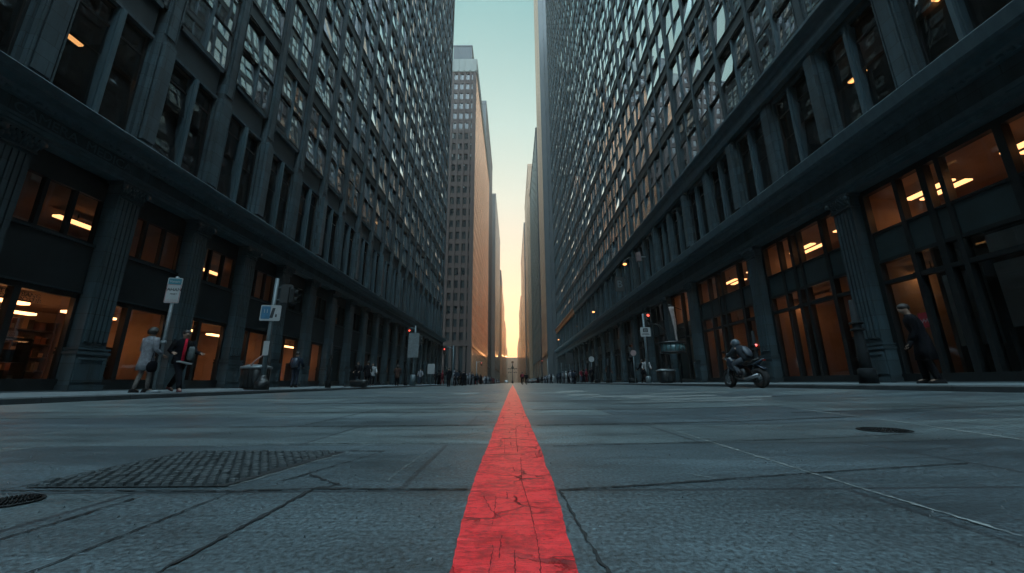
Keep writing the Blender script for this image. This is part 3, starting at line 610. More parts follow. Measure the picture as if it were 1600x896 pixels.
def shopfront_right(u0, u1, kind):
    a, c = u0+.38, u1-.38; w_ = c-a
    m = MB(); fr = lambda *k: RS.box(m, *k)
    if kind == 'wide': cuts = [(0, .03), (.20, .235), (.49, .515), (.575, .61), (.74, .765), (.97, 1)]
    elif kind == 'hall': cuts = [(0, .03), (.45, .50), (.97, 1)]
    else: cuts = [(0, .035), (.32, .355), (.65, .69), (.965, 1)]
    for f0, f1 in cuts: fr(a+w_*f0, a+w_*f1, -.46, -.24, .31, 6.2)
    fr(a, c, -.46, -.2, .302, .52); fr(a, c, -.46, -.25, 6.2, 6.37)
    for f0, f1 in zip(cuts, cuts[1:]):
        p, q_ = a+w_*f0[1]+.001, a+w_*f1[0]-.001
        if kind == 'hall': fr(p, q_, -.45, -.27, 3.2, 3.28); continue
        fr(p, q_, -.45, -.26, 3.2, 3.32); fr(p, q_, -.45, -.26, 3.88, 3.98); fr(p, q_, -.45, -.26, 4.83, 4.90)
    o = m.build('shopfront', BLACK, RB, RO)
    q = MB(); pn = MB()
    for i, (f0, f1) in enumerate(zip(cuts, cuts[1:])):
        p, q_ = a+w_*f0[1], a+w_*f1[0]; t = lambda: (random.gauss(0, .012), random.gauss(0, .012))
        if kind == 'hall': RS.quad(q, p, q_, -.37, .52, 3.2); RS.quad(q, p, q_, -.37, 3.28, 6.2); continue
        for z0, z1 in ((.52, 3.2), (3.32, 3.88), (4.90, 6.2)): RS.quad(q, p, q_, -.37, z0, z1, 0, t())
        RS.box(pn, p+.001, q_-.001, -.42, -.3, 3.981, 4.829)
    q.build('pane', SHOPGLASS, o, RO, recalc=False)
    if pn.v: pn.build('spandrel_panel', TEALPANEL, o, RO)
    return o
WALLPALE = mat('pale_shop_wall', (.42, .38, .34), .85, var=.15, scale=1)
for i, (u0, u1) in enumerate(zip(PCR, PCR[1:]+[97.15])):
    kind = 'hall' if u0 == 23.7 else 'wide' if u1-u0 > 5 else 'narrow'
    o = shopfront_right(u0, u1, kind)
    mid = (u0+u1)/2
    a, c = u0+.05, u1-.05
    if kind == 'hall': room(RB, RO, RS, a, c, .42, 6.3, 3.6, WARMWALL, [(mid-.8, -1.6, 1.6, 1), (mid+1.2, -2.2, 1.6, 1)]); continue
    if 5 < u0 < 20:
        room(RB, RO, RS, a, c, .42, 3.95, 4.6, WARMWALL if u0 > 8 else WALLPALE, [(mid+1.6, -1.8, 1.8, 1), (mid-1.4, -2.6, 1.6, 1)] if u0 > 8 else [(mid+2.2, -1.8, .9, 1)], LAMPDIM)
        if u0 < 8: q = MB(); RS.box(q, 10.3, 10.38, -4.6, -.6, .43, 3.94); q.build('partition', WALLPALE, RB, RO)
        room(RB, RO, RS, a, c, 4.35, 6.34, 4.6, WARMWALL, [(mid+1.5, -1.6, 1.3, 1), (mid+1.5, -2.1, 1.3, 1), (mid-1.2, -1.5, 1.5, 1), (mid-1.2, -2.0, 1.5, 1)], LAMPDIM, .05)
    else:
        room(RB, RO, RS, a, c, .42, 3.95, 4.6, INT, [(mid, -2, .8, 1)] if 27 < u0 < 32 else [], LAMPDIM); room(RB, RO, RS, a, c, 4.35, 6.34, 4.6, INT)
m = MB(); RS.box(m, PR[0], 97.6, -5.1, -.52, 4.0, 4.28); RS.box(m, PR[0], 97.6, -5.1, -.61, 6.39, 8.1); m.build('floor_slab', INT, RB, RO)

# ------------------------------------------------------------------ towers down the street
TGL = mat('tower_glass', (.022, .034, .04), .12, 0, var=.4, scale=.15, spec=.9)
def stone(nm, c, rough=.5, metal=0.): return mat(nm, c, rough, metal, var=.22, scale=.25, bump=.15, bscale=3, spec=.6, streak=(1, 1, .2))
BROWN = stone('brown_granite', (.045, .028, .025), .75); BROWN_SUNLIT = stone('sunlit_brown_cladding', (.72, .37, .22), .27, .75)  # street-face copy of the brown: low sun's warmth put into an orange metal colour
def tower(label, X, sg, y0, y1, H, wallm, facem, bay=3.0, fl=3.6, W=34, crown=0, crownm=None, base=9, pier=.45, relief=.05, ov=.25, front=True, org=None):
    S = Side(X, sg); org = (X, y0, 0)
    root = thing('office_tower', label, 'office tower', org)
    m = MB(); xi = X-sg*W
    S.box(m, y0+.35, y1-.2, -W, -relief-.06, 0, H-.5, 0); m.build('window', TGL, root, org)['kind'] = 'stuff'
    m = MB()
    # street face
    nb = max(2, round((y1-y0)/bay)); bw = (y1-y0)/nb
    for k in range(nb+1):
        u = y0+bw*k; e = bw*pier*(1.2 if k in (0, nb) else .5)
        S.box(m, max(y0+.503, u-e), min(y1, u+e), -1.5, 0, base if k not in (0, nb) else 0, H, 1)
    nf = int((H-base)/fl)
    for k in range(nf+1):
        z = base+(H-base)*k/nf; S.box(m, y0+.504, y1-.02, -1.4, -relief, max(.2, z-fl*.2), min(H, z+fl*.16), 1)
    S.box(m, y0+.506, y1+.05, -2, .12, base-.8, base+.003, 1)
    for k in range(0, nb+1, 2):
        u = y0+bw*k; S.box(m, max(y0+.505, u-.5), min(y1, u+.5), -1.5, .02, 0, base-.8, 1)
    # face towards the cross street
    if front:
        nx = int(W/bay)
        for k in range(nx):
            d = -bay*k; wdt = bay*pier*(1.6 if k == 0 else 1)
            S.box(m, y0, y0+.5, d-wdt if k == 0 else d-wdt/2, d+.004 if k == 0 else d+wdt/2, 0, H-.01, 0)
        for k in range(nf+1):
            z = base+(H-base)*k/nf; S.box(m, y0+.15, y0+.5, -W, -.01, max(.2, z-fl*.22), min(H-.02, z+fl*.18), 0)
        S.box(m, y0-.12, y0+.4, -W, .11, base-.8, base-.003, 0)
    S.box(m, y0+.1, y1-.1, -W, -.12, H-.6, H-.03, 0)
    m.build('wall', [wallm, facem], root, org)
    if crown:
        m = MB(); S.box(m, y0-.1, y1+.1, -W, .1, H-.001, H+crown, 0)
        u = y0
        while u < y1: S.box(m, u, u+.4, .101, .2, H+.3, H+crown-.3, 0); u += bw
        for k in range(int(W/bay)): S.box(m, y0-.2, y0-.101, -bay*k-.4, -bay*k, H+.3, H+crown-.3, 0)
        m.build('parapet', crownm or wallm, root, org)
    return root, org, S
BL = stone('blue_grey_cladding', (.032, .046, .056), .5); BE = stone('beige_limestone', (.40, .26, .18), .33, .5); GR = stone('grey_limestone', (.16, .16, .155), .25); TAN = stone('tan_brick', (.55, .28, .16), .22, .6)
def bands(m, st=.35):
    nt = m.node_tree; n = nt.nodes; l = nt.links; tc = n.new('ShaderNodeTexCoord'); mp = n.new('ShaderNodeMapping'); mp.inputs['Scale'].default_value = (.2, .012, 1.1)
    no = n.new('ShaderNodeTexNoise'); no.inputs['Scale'].default_value = 1; no.inputs['Detail'].default_value = 3; l.new(tc.outputs['Object'], mp.inputs[0]); l.new(mp.outputs[0], no.inputs['Vector'])
    bu = n.new('ShaderNodeBump'); bu.inputs['Strength'].default_value = st; bu.inputs['Distance'].default_value = .25; l.new(no.outputs['Fac'], bu.inputs['Height']); l.new(bu.outputs['Normal'], n['Principled BSDF'].inputs['Normal'])
for m_ in (BROWN_SUNLIT, BE, TAN): bands(m_)
PALE = stone('pale_cap_stone', (.19, .20, .18), .6)
t, o_, S_ = tower('brown granite office tower with pale crown and blinds in its windows, across the side street', -10.2, 1, 95.7, 160, 90.5, BROWN, BROWN_SUNLIT, 1.72, 3.3, 36, 4.5, PALE, base=10, pier=.38, relief=.04)
m = MB(); m.box(-17.6, -11.9, 97.5, 110, 95.02, 101.5); [m.box(-17.5+k*.7, -17.2+k*.7, 97.38, 97.499, 95.6, 101) for k in range(8)]; m.box(-17.7, -11.8, 97.4, 110.1, 101.501, 102); m.build('roof_house', BL, t, o_)
random.seed(4); nf = int((90.5-10)/3.3)
wf = MB(); wf.box(-.52, .52, -.06, 0, 0, 2.3, 0); wf.box(-.47, .47, -.09, -.061, .05, 1.1, 1); wf.box(-.47, .47, -.09, -.061, 1.16, 2.25, 1); wfm = wf.mesh('window', [BLACK, TGL])
bls = []
for k in (.35, .55, .9): q = MB(); q.box(-.46, .46, -.1, -.092, 2.25-2.15*k, 2.25); bls.append(q.mesh('blind', BLIND))
for k in range(26 if nf > 25 else nf):
    for c in range(4 if k > 1 else 3):
        z = 10+80.5*(k)/nf+.7; wdx = link('window', wfm, t, (-1.72*c-1.06-.45, .36, z))
        if len(t.children) > 100: pass
        if random.random() < (.38 if k > 13 else .06): link('blind', random.choice(bls), wdx)
TW = [('slim blue grey tower rising behind the brown granite tower', -12.5, 1, 166, 228, 137, BL, BL, 2.4, 3.6),
      ('grey stone tower with a flat top, next beyond the slim blue grey tower', -10.6, 1, 236, 330, 122, GR, GR, 4, 3.8),
      ('tan tower with a dark upper block, lower than the grey stone tower before it', -9.4, 1, 340, 460, 84, TAN, TAN, 4, 3.8),
      ('low tan block at the hazy end of the row, beside the ornamental lamp standard', -9.2, 1, 480, 585, 74, TAN, TAN, 5, 4),
      ('last hazy tan block before the end of the street, lowest of its row', -9, 1, 600, 700, 52, BE, BE, 5, 4),
      ('very tall beige tower with a dark blue flank, standing right after the sun-tinted ledge', 10, -1, 110, 130, 170, BL, BE, 2.2, 3.6),
      ('grey blue tower with pale ribs and roof mast, beyond the very tall beige tower', 10, -1, 136, 192, 99, BL, PALE, 5.5, 3.6),
      ('plain beige tower with stepped shoulder behind the tower with the mast', 9.6, -1, 200, 258, 122, BE, BE, 3, 3.6),
      ('grey round shouldered tower beyond the plain beige tower', 9.1, -1, 266, 370, 114, GR, TAN, 3.4, 3.8),
      ('tan tower of middling height far down the motorcycle side', 8.9, -1, 382, 500, 84, TAN, TAN, 4, 4),
      ('low tan block far down the street on the motorcycle side', 8.7, -1, 520, 690, 56, TAN, TAN, 5, 4)]
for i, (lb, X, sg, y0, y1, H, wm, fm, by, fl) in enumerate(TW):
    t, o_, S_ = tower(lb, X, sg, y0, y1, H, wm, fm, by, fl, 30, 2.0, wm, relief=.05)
    if i == 2: m = MB(); S_.box(m, y0+3, y0+50, -20, -.6, H+2.01, H+18); m.build('upper_block', BL, t, o_)
    if i == 6:
        m = MB(); S_.box(m, y0+8, y0+25, -12, -2, H+2.01, H+6); m.build('roof_house', BL, t, o_)
        m = MB(); m.tube([(14, y0+12, H+6), (14, y0+12, H+12)], [.4, .2], 8); m.tube([(16, y0+14, H+6), (16, y0+14, H+9)], .25, 8); m.build('mast', BLACK, t, o_)
    if i == 7: m = MB(); S_.box(m, y0-.3, y0+30, -16, .9, 0, H-14); m.build('shoulder', BE, t, o_)
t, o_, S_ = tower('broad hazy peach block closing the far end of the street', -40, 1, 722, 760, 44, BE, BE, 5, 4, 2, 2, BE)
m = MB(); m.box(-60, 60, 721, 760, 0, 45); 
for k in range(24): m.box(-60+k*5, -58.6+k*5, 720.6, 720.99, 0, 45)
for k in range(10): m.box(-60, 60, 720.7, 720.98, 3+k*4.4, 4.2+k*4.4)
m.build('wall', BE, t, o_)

# ------------------------------------------------------------------ people
SKIN = mat('skin', (.30, .19, .14), .6, var=.1)
HAIR = mat('dark_hair', (.018, .014, .013), .6, var=.4, scale=30)
SHOE = mat('dark_shoe', (.012, .012, .014), .75, spec=.15)
_cloth = {}
def cloth(nm, c): return mat('cloth_'+nm, c, .95, var=.35, scale=14, bump=.5, bscale=40, spec=.08)
V = Vector
def skin_body(J, fingers=False):
    # one continuous figure grown over the skeleton J
    vs, es, rs = [], [], []
    def v(p, r): vs.append(tuple(p)); rs.append(r); return len(vs)-1
    pel = v(J['pelvis'], .11); wa = v(V(J['pelvis']).lerp(V(J['chest']), .5), .10); ch = v(J['chest'], .115); nk = v(J['neck'], .055)
    hd = V(J['head']); up = (hd-V(J['neck'])).normalized(); fw = V(J['face']).normalized()
    h0 = v(hd-up*.06, .075); h1 = v(hd+up*.02, .098); h2 = v(hd+up*.075, .075)
    es += [(pel, wa), (wa, ch), (ch, nk), (nk, h0), (h0, h1), (h1, h2)]
    no = v(hd+fw*.108-up*.015, .016); es.append((h1, no))
    ri = fw.cross(up)
    for q in (-1, 1): e_ = v(hd+ri*q*.09-up*.005, .018); es.append((h1, e_))
    for sd in ('L', 'R'):
        sh, el, wr = V(J['sh'+sd]), V(J['el'+sd]), V(J['wr'+sd])
        a = v(sh, .052); m_ = v(sh.lerp(el, .5), .045); b_ = v(el, .042); c = v(el.lerp(wr, .4), .04); d = v(wr, .027)
        es += [(ch, a), (a, m_), (m_, b_), (b_, c), (c, d)]
        dr = (wr-el).normalized(); side = dr.cross(fw); side = side.normalized() if side.length > .1 else ri
        p = v(wr+dr*.075, .036); es.append((d, p))
        if fingers:
            for k in range(4):
                o = side*(k-1.5)*.021; L = (.062, .075, .07, .055)[k]
                f1 = v(wr+dr*.10+o, .0095); f2 = v(wr+dr*(.10+L*.6)+o+fw*.012, .0088); f3 = v(wr+dr*(.10+L)+o+fw*.03, .0075); es += [(p, f1), (f1, f2), (f2, f3)]
            t1 = v(wr+dr*.05+fw*.035+side*-.025, .011); t2 = v(wr+dr*.10+fw*.055+side*-.02, .009); es += [(d, t1), (t1, t2)]
        else:
            f = v(wr+dr*.15+fw*.015, .022); es.append((p, f))
        hp, kn, an = V(J['hip'+sd]), V(J['kn'+sd]), V(J['an'+sd])
        a = v(hp, .088); m_ = v(hp.lerp(kn, .5), .075); b_ = v(kn, .056); c = v(kn.lerp(an, .35), .056); d = v(an, .036)
        tp = v(V(J['to'+sd]), .034); es += [(pel, a), (a, m_), (m_, b_), (b_, c), (c, d), (d, tp)]
    me = bpy.data.meshes.new('person'); me.from_pydata(vs, es, []); o = bpy.data.objects.new('person', me); COL.objects.link(o)
    o.modifiers.new('s', 'SKIN'); sv = me.skin_vertices[0].data
    for i, r in enumerate(rs): sv[i].radius = (r, r); sv[i].use_root = (i == 0)
    o.modifiers.new('d', 'SUBSURF').levels = 1
    dg = bpy.context.evaluated_depsgraph_get(); dg.update()
    m2 = bpy.data.meshes.new_from_object(o.evaluated_get(dg)); bpy.data.objects.remove(o); bpy.data.meshes.remove(me)
    for p in m2.polygons: p.use_smooth = True
    m2.name = 'person'; m2.materials.clear(); m2.materials.append(SKIN); return m2
def pose(stride=.0, lean=0., arm=.25, head=(0, 1, 0), w=1.0, legspread=.09, bend=.1, armout=.06, ph=1):
    # standing or walking, facing +Y, 1.75 m tall
    J = {}
    J['pelvis'] = (0, 0, .95); J['chest'] = (0, lean*.45, 1.29); J['neck'] = (0, lean*.75, 1.50); J['head'] = (0, lean*1.0+.015, 1.635); J['face'] = head
    for sd, q in (('L', -1), ('R', 1)):
        s_ = stride*q*ph
        J['sh'+sd] = (q*.185*w, lean*.62, 1.425); J['el'+sd] = (q*(.215+armout)*w, lean*.5-s_*arm*.8, 1.14); J['wr'+sd] = (q*(.21+armout)*w, lean*.5-s_*arm*1.4+.12+bend*.6, .93+bend)
        J['hip'+sd] = (q*.09, 0, .92); bk = s_ < 0
        J['kn'+sd] = (q*legspread, s_*.5+.04, .50+(.0 if not bk else .0)); J['an'+sd] = (q*legspread, s_-(.10 if bk and stride > .15 else 0), .085+(.07 if bk and stride > .15 else 0)); J['to'+sd] = (q*(legspread+.02), s_+.13-(.07 if bk and stride > .15 else 0), .035)
    return J
def person_parts(J, coat=None, coat_len=.95, trousers=None, hair='short', sleeve=None, fingers=False, shoe=SHOE, hood=False, flare=1.0, legs=True):
    parts = [('person', skin_body(J, fingers), None)]
    sd_ = lambda k: V(J[k])
    if legs and trousers:
        m = MB()
        for q in 'LR':
            h, k, a = sd_('hip'+q), sd_('kn'+q), sd_('an'+q)
            m.tube([h+V((0, 0, .06)), h.lerp(k, .3), h.lerp(k, .7), k, k.lerp(a, .4), k.lerp(a, .8), a+V((0, 0, .01))], [.105, .10, .085, .075, .072, .064, .062], 12)
        p = sd_('pelvis'); m.loft([(p.x, p.y, p.z-.10, .13, .11), (p.x, p.y, p.z, .165, .125), (p.x, p.y, p.z+.12, .155, .115)])
        parts.append(('trousers', m.mesh('trousers', trousers), None))
    if coat:
        m = MB(); p, c, n_ = sd_('pelvis'), sd_('chest'), sd_('neck'); z0 = coat_len; w_ = (sd_('shR').x-sd_('shL').x)/2/.185
        rings = []
        if z0 < .9: rings += [(p.x, p.y, z0, .20*flare*w_, .165*flare), (p.x, p.y, (z0+.95)/2, .19*(1+flare)/2*w_, .155*(1+flare)/2)]
        rings += [(p.x, p.y, max(z0, .95), .180*w_, .14), (p.x*.5+c.x*.5, (p.y+c.y)/2, 1.12, .168*w_, .135), (c.x, c.y, 1.28, .195*w_, .15), (c.x, c.y+(n_.y-c.y)*.5, 1.39, .21*w_, .135), (n_.x, n_.y-.02, 1.47, .13*w_, .095), (n_.x, n_.y, 1.515, .072, .072)]
        m.loft(rings, 18)
        for q in 'LR':
            a, e, r_ = sd_('sh'+q), sd_('el'+q), sd_('wr'+q)
            m.tube([a+V((0, 0, .03)), a.lerp(e, .3), e, e.lerp(r_, .5), r_], [.075, .072, .060, .055, .050], 12)
        parts.append(('coat', m.mesh('coat', coat), None))
    m = MB()
    for q in 'LR':
        a, t = sd_('an'+q), sd_('to'+q); d = (t-a); d.z = 0; d.normalize()
        f = MB(); g = lambda x, z: None
        zt = min(a.z, .2)
        b0 = V((a.x, a.y, zt-.085)); pitch = (t.z-.035-(a.z-.085))
        f.loft([(0, .02, .0, .045, .145), (0, .02, .025, .047, .148), (0, .015, .055, .042, .125), (0, -.045, .09, .04, .06)], 12)
        ang = math.atan2(-d.x, d.y); f.xf(Matrix.Translation(b0) @ Matrix.Rotation(ang, 4, 'Z') @ Matrix.Rotation(math.atan2(pitch, .2), 4, 'X'))
        parts.append(('shoe', f.mesh('shoe', shoe), None))
    hd = sd_('head'); up = (hd-sd_('neck')).normalized(); fw = V(J['face']).normalized()
    if hair:
        m = MB(); c = hd+up*.045-fw*.022; m.ball(c, .108, .112, .095, 12, 8)
        if hair == 'long': m.tube([c+up*.02-fw*.02, c-up*.10-fw*.05, c-up*.22-fw*.06], [.10, .105, .075], 12)
        if hair == 'bob': m.tube([c, c-up*.06-fw*.035, c-up*.12-fw*.035], [.108, .11, .085], 12)
        parts.append(('hair', m.mesh('hair', HAIR), None))
    if hood:
        m = MB(); c = hd-fw*.025; m.ball(c, .125, .13, .15, 12, 8); parts.append(('hood', m.mesh('hood', coat), None))
    if fingers:
        ri = fw.cross(up)
        for q in (-1, 1):
            m = MB(); m.ball(hd+fw*.088+ri*q*.034+up*.012, .011, n=8, m=5); parts.append(('eye', m.mesh('eye', HAIR), None))
        m = MB(); m.ball(hd+fw*.092-up*.055, .02, .008, .006, n=8, m=5); parts.append(('mouth', m.mesh('mouth', mat('lip', (.2, .08, .07), .5)), None))
    return parts
def put_person(parts, label, loc, rz_, scale=1.0, group=None, extra=()):
    nm, me, _ = parts[0]
    root = link('person', me, None, loc, rz_); root.scale = (scale,)*3
    tag(root, label, 'person', group)
    for nm, me, _ in list(parts[1:])+list(extra): link(nm, me, root)
    return root
def zc_(Y): return Y*math.cos(TH)
GREY = cloth('grey_wool', (.19, .20, .225)); BLK = cloth('black', (.008, .009, .012)); NAVY = cloth('navy', (.02, .03, .045)); DEN = cloth('denim', (.03, .04, .06)); LIGHT = cloth('light_grey', (.30, .32, .33)); BROWNC = cloth('brown', (.06, .035, .03)); REDC = cloth('red', (.42, .015, .035)); MAROON = cloth('maroon', (.14, .02, .03)); STOCK = cloth('pale_tights', (.22, .19, .18))
# woman in a knee length coat, seen from behind, carrying a round bag
J = pose(.12, .02, .2, (-.3, .95, 0), .95, .06)
pp = person_parts(J, GREY, .58, None, 'bob', fingers=True, flare=1.15, legs=False)
m = MB()
for q in 'LR':
    h, k, a = V(J['hip'+q]), V(J['kn'+q]), V(J['an'+q]); m.tube([h, h.lerp(k, .6), k, k.lerp(a, .35), a], [.085, .07, .057, .058, .04], 12)
pp.append(('tights', m.mesh('tights', STOCK), None))
m = MB(); m.loft([(0, 0, -.19, .04, .10), (0, 0, -.12, .06, .17), (0, 0, 0, .065, .19), (0, 0, .12, .05, .15), (0, 0, .18, .02, .06)], 14); m.xf(Matrix.Translation((.29, .02, .86)))
wo = put_person(pp, 'woman in a grey knee length coat and pale tights walking by the bus stop sign', (-10.0, 10.65, .135), R(-12), 1.0)
bg = m.build('shoulder_bag', BLK, None); bg.location = wo.matrix_basis @ V((0, 0, 0)); bg.rotation_euler.z = R(-12); bg.scale = (.8, .8, .8); tag(bg, 'round black bag carried by the woman in the grey coat', 'bag')
m = MB(); m.tube([(.29, .10, 1.02), (.2, .06, 1.47), (.29, -.06, 1.02)], .012, 6); m.build('strap', BLK, bg)
# man walking with an open jacket and a red scarf
J = pose(.34, .05, .25, (.25, .97, -.05), 1.08, .08, .16)
pp = person_parts(J, BLK, .78, BLK, 'short', fingers=True, shoe=mat('dark_red_shoe', (.10, .03, .035), .5))
m = MB(); m.tube([(.02, .16, 1.50), (.05, .205, 1.38), (.06, .215, 1.15), (.055, .20, .86)], [.035, .04, .042, .04], 8, sy=.4); pp.append(('scarf', m.mesh('scarf', REDC), None))
mn = put_person(pp, 'man in a black jacket with a red scarf striding beside the bus stop pole', (-9.66, 11.35, .135), R(-112), 1.0)
m = MB(); m.box(-.02, .02, -.13, .13, -.17, .17); fo = m.build('folder', mat('pale_card', (.35, .36, .37), .7), None, bevel=.006, loc=(-9.52, 11.3, .95)); fo.rotation_euler = (0, R(80), R(-112)); tag(fo, 'pale flat folder held by the man with the red scarf', 'folder')
m = MB(); m.loft([(0, 0, -.2, .06, .05), (0, 0, -.12, .10, .07), (0, 0, .1, .10, .07), (0, 0, .2, .06, .04)], 12); bp = m.build('backpack', mat('grey_pack_cloth', (.06, .075, .08), .8, var=.4, scale=9), None, loc=(-9.44, 11.40, 1.22)); tag(bp, 'grey patterned bag on the shoulder of the man with the red scarf', 'bag')
# man in a long dark coat on the far pavement edge
J = pose(.08, .15, .0, (-.25, .9, -.25), 1.18, .08, -.02, -.06)
pp = person_parts(J, BLK, .50, BLK, 'short', fingers=True, flare=1.12)
m = MB()
for q in 'LR': a, e = V(J['el'+q]), V(J['wr'+q]); d = (e-a).normalized(); m.tube([e-d*.03, e+d*.06, e+d*.13, e+d*.19], [.046, .056, .05, .03], 10, sy=.8)
pp.append(('gloves', m.mesh('gloves', BLK), None))
put_person(pp, 'man in a long black overcoat walking bent forward past the shop with the red notice', (9.6, 9.05, .262), R(50), 1.06)
# person with a backpack seen from behind
J = pose(.06, .02, .1, (0, 1, 0), 1.05, .08)
pp = person_parts(J, NAVY, .85, DEN, 'short', fingers=False)
bpk = put_person(pp, 'person in a navy jacket and jeans walking away past the lit shop, wearing a rucksack', (-11.0, 19.9, .17), R(8), 1.0)
m = MB(); m.loft([(0, 0, -.24, .13, .06), (0, 0, -.2, .165, .09), (0, 0, .08, .16, .095), (0, 0, .22, .11, .06)], 14, pw=.7); rk = m.build('rucksack', mat('blue_black_nylon', (.03, .045, .07), .35, var=.5, scale=8), None, loc=(-10.99, 19.70, 1.38)); tag(rk, 'shiny dark blue rucksack on the back of the person in jeans', 'rucksack')
# smaller figures along the pavements, a few kinds shared
KINDS_ = {}
def kind(k):
    if k not in KINDS_:
        c = {'dark': (BLK, .7, BLK, 'short', .28), 'darkstand': (BLK, .62, BLK, 'short', .03), 'navy': (NAVY, .85, BLK, 'short', .3), 'light': (LIGHT, .75, BLK, 'bob', .26), 'maroon': (MAROON, .85, DEN, 'long', .24), 'brown': (BROWNC, .6, BLK, 'long', .05), 'grey': (GREY, .85, DEN, 'short', .3)}[k]
        KINDS_[k] = person_parts(pose(c[4], .04, .25, (0, 1, 0), 1.0), c[0], c[1], c[2], c[3])
    return KINDS_[k]
GP = 'people along the pavements'
for k, px, Y, X, rz_, lb in [
    ('dark', 557, 28.5, None, 170, 'dark figure standing by the kerb beside the low black planter'), ('darkstand', 572, 29.5, None, 20, 'person in a long black coat leaning towards a companion with a pale sleeve'), ('light', 580, 31, None, 200, 'person with a pale top close behind the black coated pair'), ('brown', 619, 33.5, None, 10, 'person in a wide brown coat before the orange lit doorway'),
    ('darkstand', 700, 37, None, 30, 'tall dark figure standing in the road edge near the side street corner'), ('navy', 713, 43, None, 160, 'person in navy crossing at the corner beside the tall dark figure'), ('dark', 724, 46, None, 60, 'person in black waiting under the red signal on the corner'), ('grey', 655, 44, None, 190, 'person in grey jacket passing behind the signal pole with a box'), ('maroon', 686, 52, None, 10, 'person in maroon top near the end of the column row'), ('navy', 737, 58, None, 150, 'person in navy stepping off the corner of the side street'),
    ('light', 1011, 28.8, None, 170, 'person in a pale coat by the sign pole under the red signal light'), ('dark', 1005, 29.6, None, 20, 'dark person half hidden next to the one in a pale coat'), ('darkstand', 924, 43.5, None, 10, 'person in a long black coat standing on the kerb below a round white sign'), ('maroon', 908, 52, None, 190, 'person in maroon sitting low against the dark shop fronts, seen small'), ('dark', 880, 62, None, 0, 'dark person near the corner end of the long cornice'), ('navy', 889, 58, None, 180, 'person in navy beside the tall black post cluster'), ('grey', 897, 50, None, 30, 'person in grey jacket walking by the narrow columns'), ('brown', 950, 38, None, 200, 'person in brown coat between two black bollard posts')]:
    lb = lb.replace('sitting low', 'standing')
    x = (px-800)/F*zc_(Y); z = (.14 if x < KL else .25 if x > KR else rz(x))
    put_person(kind(k), lb, (x, Y, z), R(rz_), random.uniform(.95, 1.03), GP)
# someone inside the shop behind the motorcycle
put_person(kind('darkstand'), 'dark seated customer shape behind the shop glass near the motorcycle'.replace('seated ', ''), (12.6, 20.9, .43), R(90), .98, None)
# the far crowd that reads as one mass
random.seed(17); mb = MB()
for i in range(260):
    sd = random.choice((-1, 1)); Y = 46*math.exp(random.uniform(0, 1.45)); x = (random.uniform(-10, -5.5) if sd < 0 else random.uniform(6.8, 9.6)); z = .13 if abs(x) > 8 else .0
    if sd > 0: z = .25 if x > 8.3 else .1
    h = random.uniform(.9, 1.04); a = random.uniform(0, 6)
    q = MB(); st = random.uniform(0, .25)
    for g in (-1, 1): q.tube([(g*.09, 0, .9), (g*.09, g*st*.5, .5), (g*.09, g*st, .03)], [.09, .07, .05], 6)
    q.loft([(0, 0, .7, .2, .15), (0, 0, 1.1, .17, .13), (0, 0, 1.36, .21, .14), (0, 0, 1.5, .06, .06)], 8); q.ball((0, .02, 1.63), .1, .11, .13, 7, 5)
    for g in (-1, 1): q.tube([(g*.2, 0, 1.4), (g*.26, -g*st*.5, 1.1), (g*.24, .1, .85)], [.06, .05, .04], 6)
    q.xf(Matrix.Translation((x, Y, z)) @ Matrix.Rotation(a, 4, 'Z') @ Matrix.Scale(h, 4)); mb.add(q.v, q.f, 0, True); mb.m[-len(q.f):] = [random.choice((0, 0, 0, 0, 1, 1, 1, 2, 2, 0, 3, 4))]*len(q.f)
tag(mb.build('distant_crowd', [BLK, NAVY, GREY, MAROON, LIGHT], recalc=False), kind='stuff')

# ------------------------------------------------------------------ motorcycle and rider
TYRE = mat('tyre_rubber', (.014, .014, .015), .8); ALU = mat('dull_aluminium', (.25, .27, .29), .35, .8, var=.2, scale=12); PAINT = mat('dark_blue_paint', (.02, .032, .05), .22, var=.1, spec=.6); SEATM = mat('black_vinyl', (.012, .012, .013), .45)
mc = thing('motorcycle', 'dark blue motorcycle with a wide rear tyre riding away along the kerb', 'motorcycle', (8.0, 13.6, rz(8.0)), R(9))
def torus(m, c, R_, r_, w_=1., n=28, k=10, mi=0):
    vs = []
    for i in range(n):
        t = 2*math.pi*i/n
        for j in range(k):
            p = 2*math.pi*j/k; rr = R_+r_*math.cos(p); vs.append((c[0]+r_*w_*math.sin(p), c[1]+rr*math.cos(t), c[2]+rr*math.sin(t)))
    m.add(vs, [(i*k+j, ((i+1) % n)*k+j, ((i+1) % n)*k+(j+1) % k, i*k+(j+1) % k) for i in range(n) for j in range(k)], mi, True)
def wheel(y, R_, r_, wd):
    m = MB(); torus(m, (0, 0, 0), R_-r_, r_, wd); o = m.build('wheel', TYRE, mc, loc=(0, y, R_))
    m = MB(); torus(m, (0, 0, 0), R_-r_*1.9, .022, 2.2)
    for k in range(7): t = 2*math.pi*k/7; m.tube([(0, .05*math.cos(t), .05*math.sin(t)), (.0, (R_-r_*2)*math.cos(t), (R_-r_*2)*math.sin(t))], [.02, .014], 6)
    m.tube([(-.09, 0, 0), (.09, 0, 0)], .045, 12); m.build('rim', ALU, o)
    m = MB(); m.tube([(-.075, 0, 0), (-.07, 0, 0)], .13, 20); m.build('brake_disc', ALU, o)
wheel(-.70, .335, .105, 1.0); wheel(.74, .315, .07, .9)
m = MB(); m.loft([(0, .12, .70, .10, .20), (0, .14, .80, .17, .29), (0, .16, .92, .165, .28), (0, .14, .99, .10, .20)], 16); m.build('fuel_tank', PAINT, mc)
m = MB(); m.tube([(0, -.02, .80), (0, -.25, .79), (0, -.5, .86), (0, -.78, .95)], [.10, .14, .13, .07], 12, sy=.45); m.build('seat', SEATM, mc)
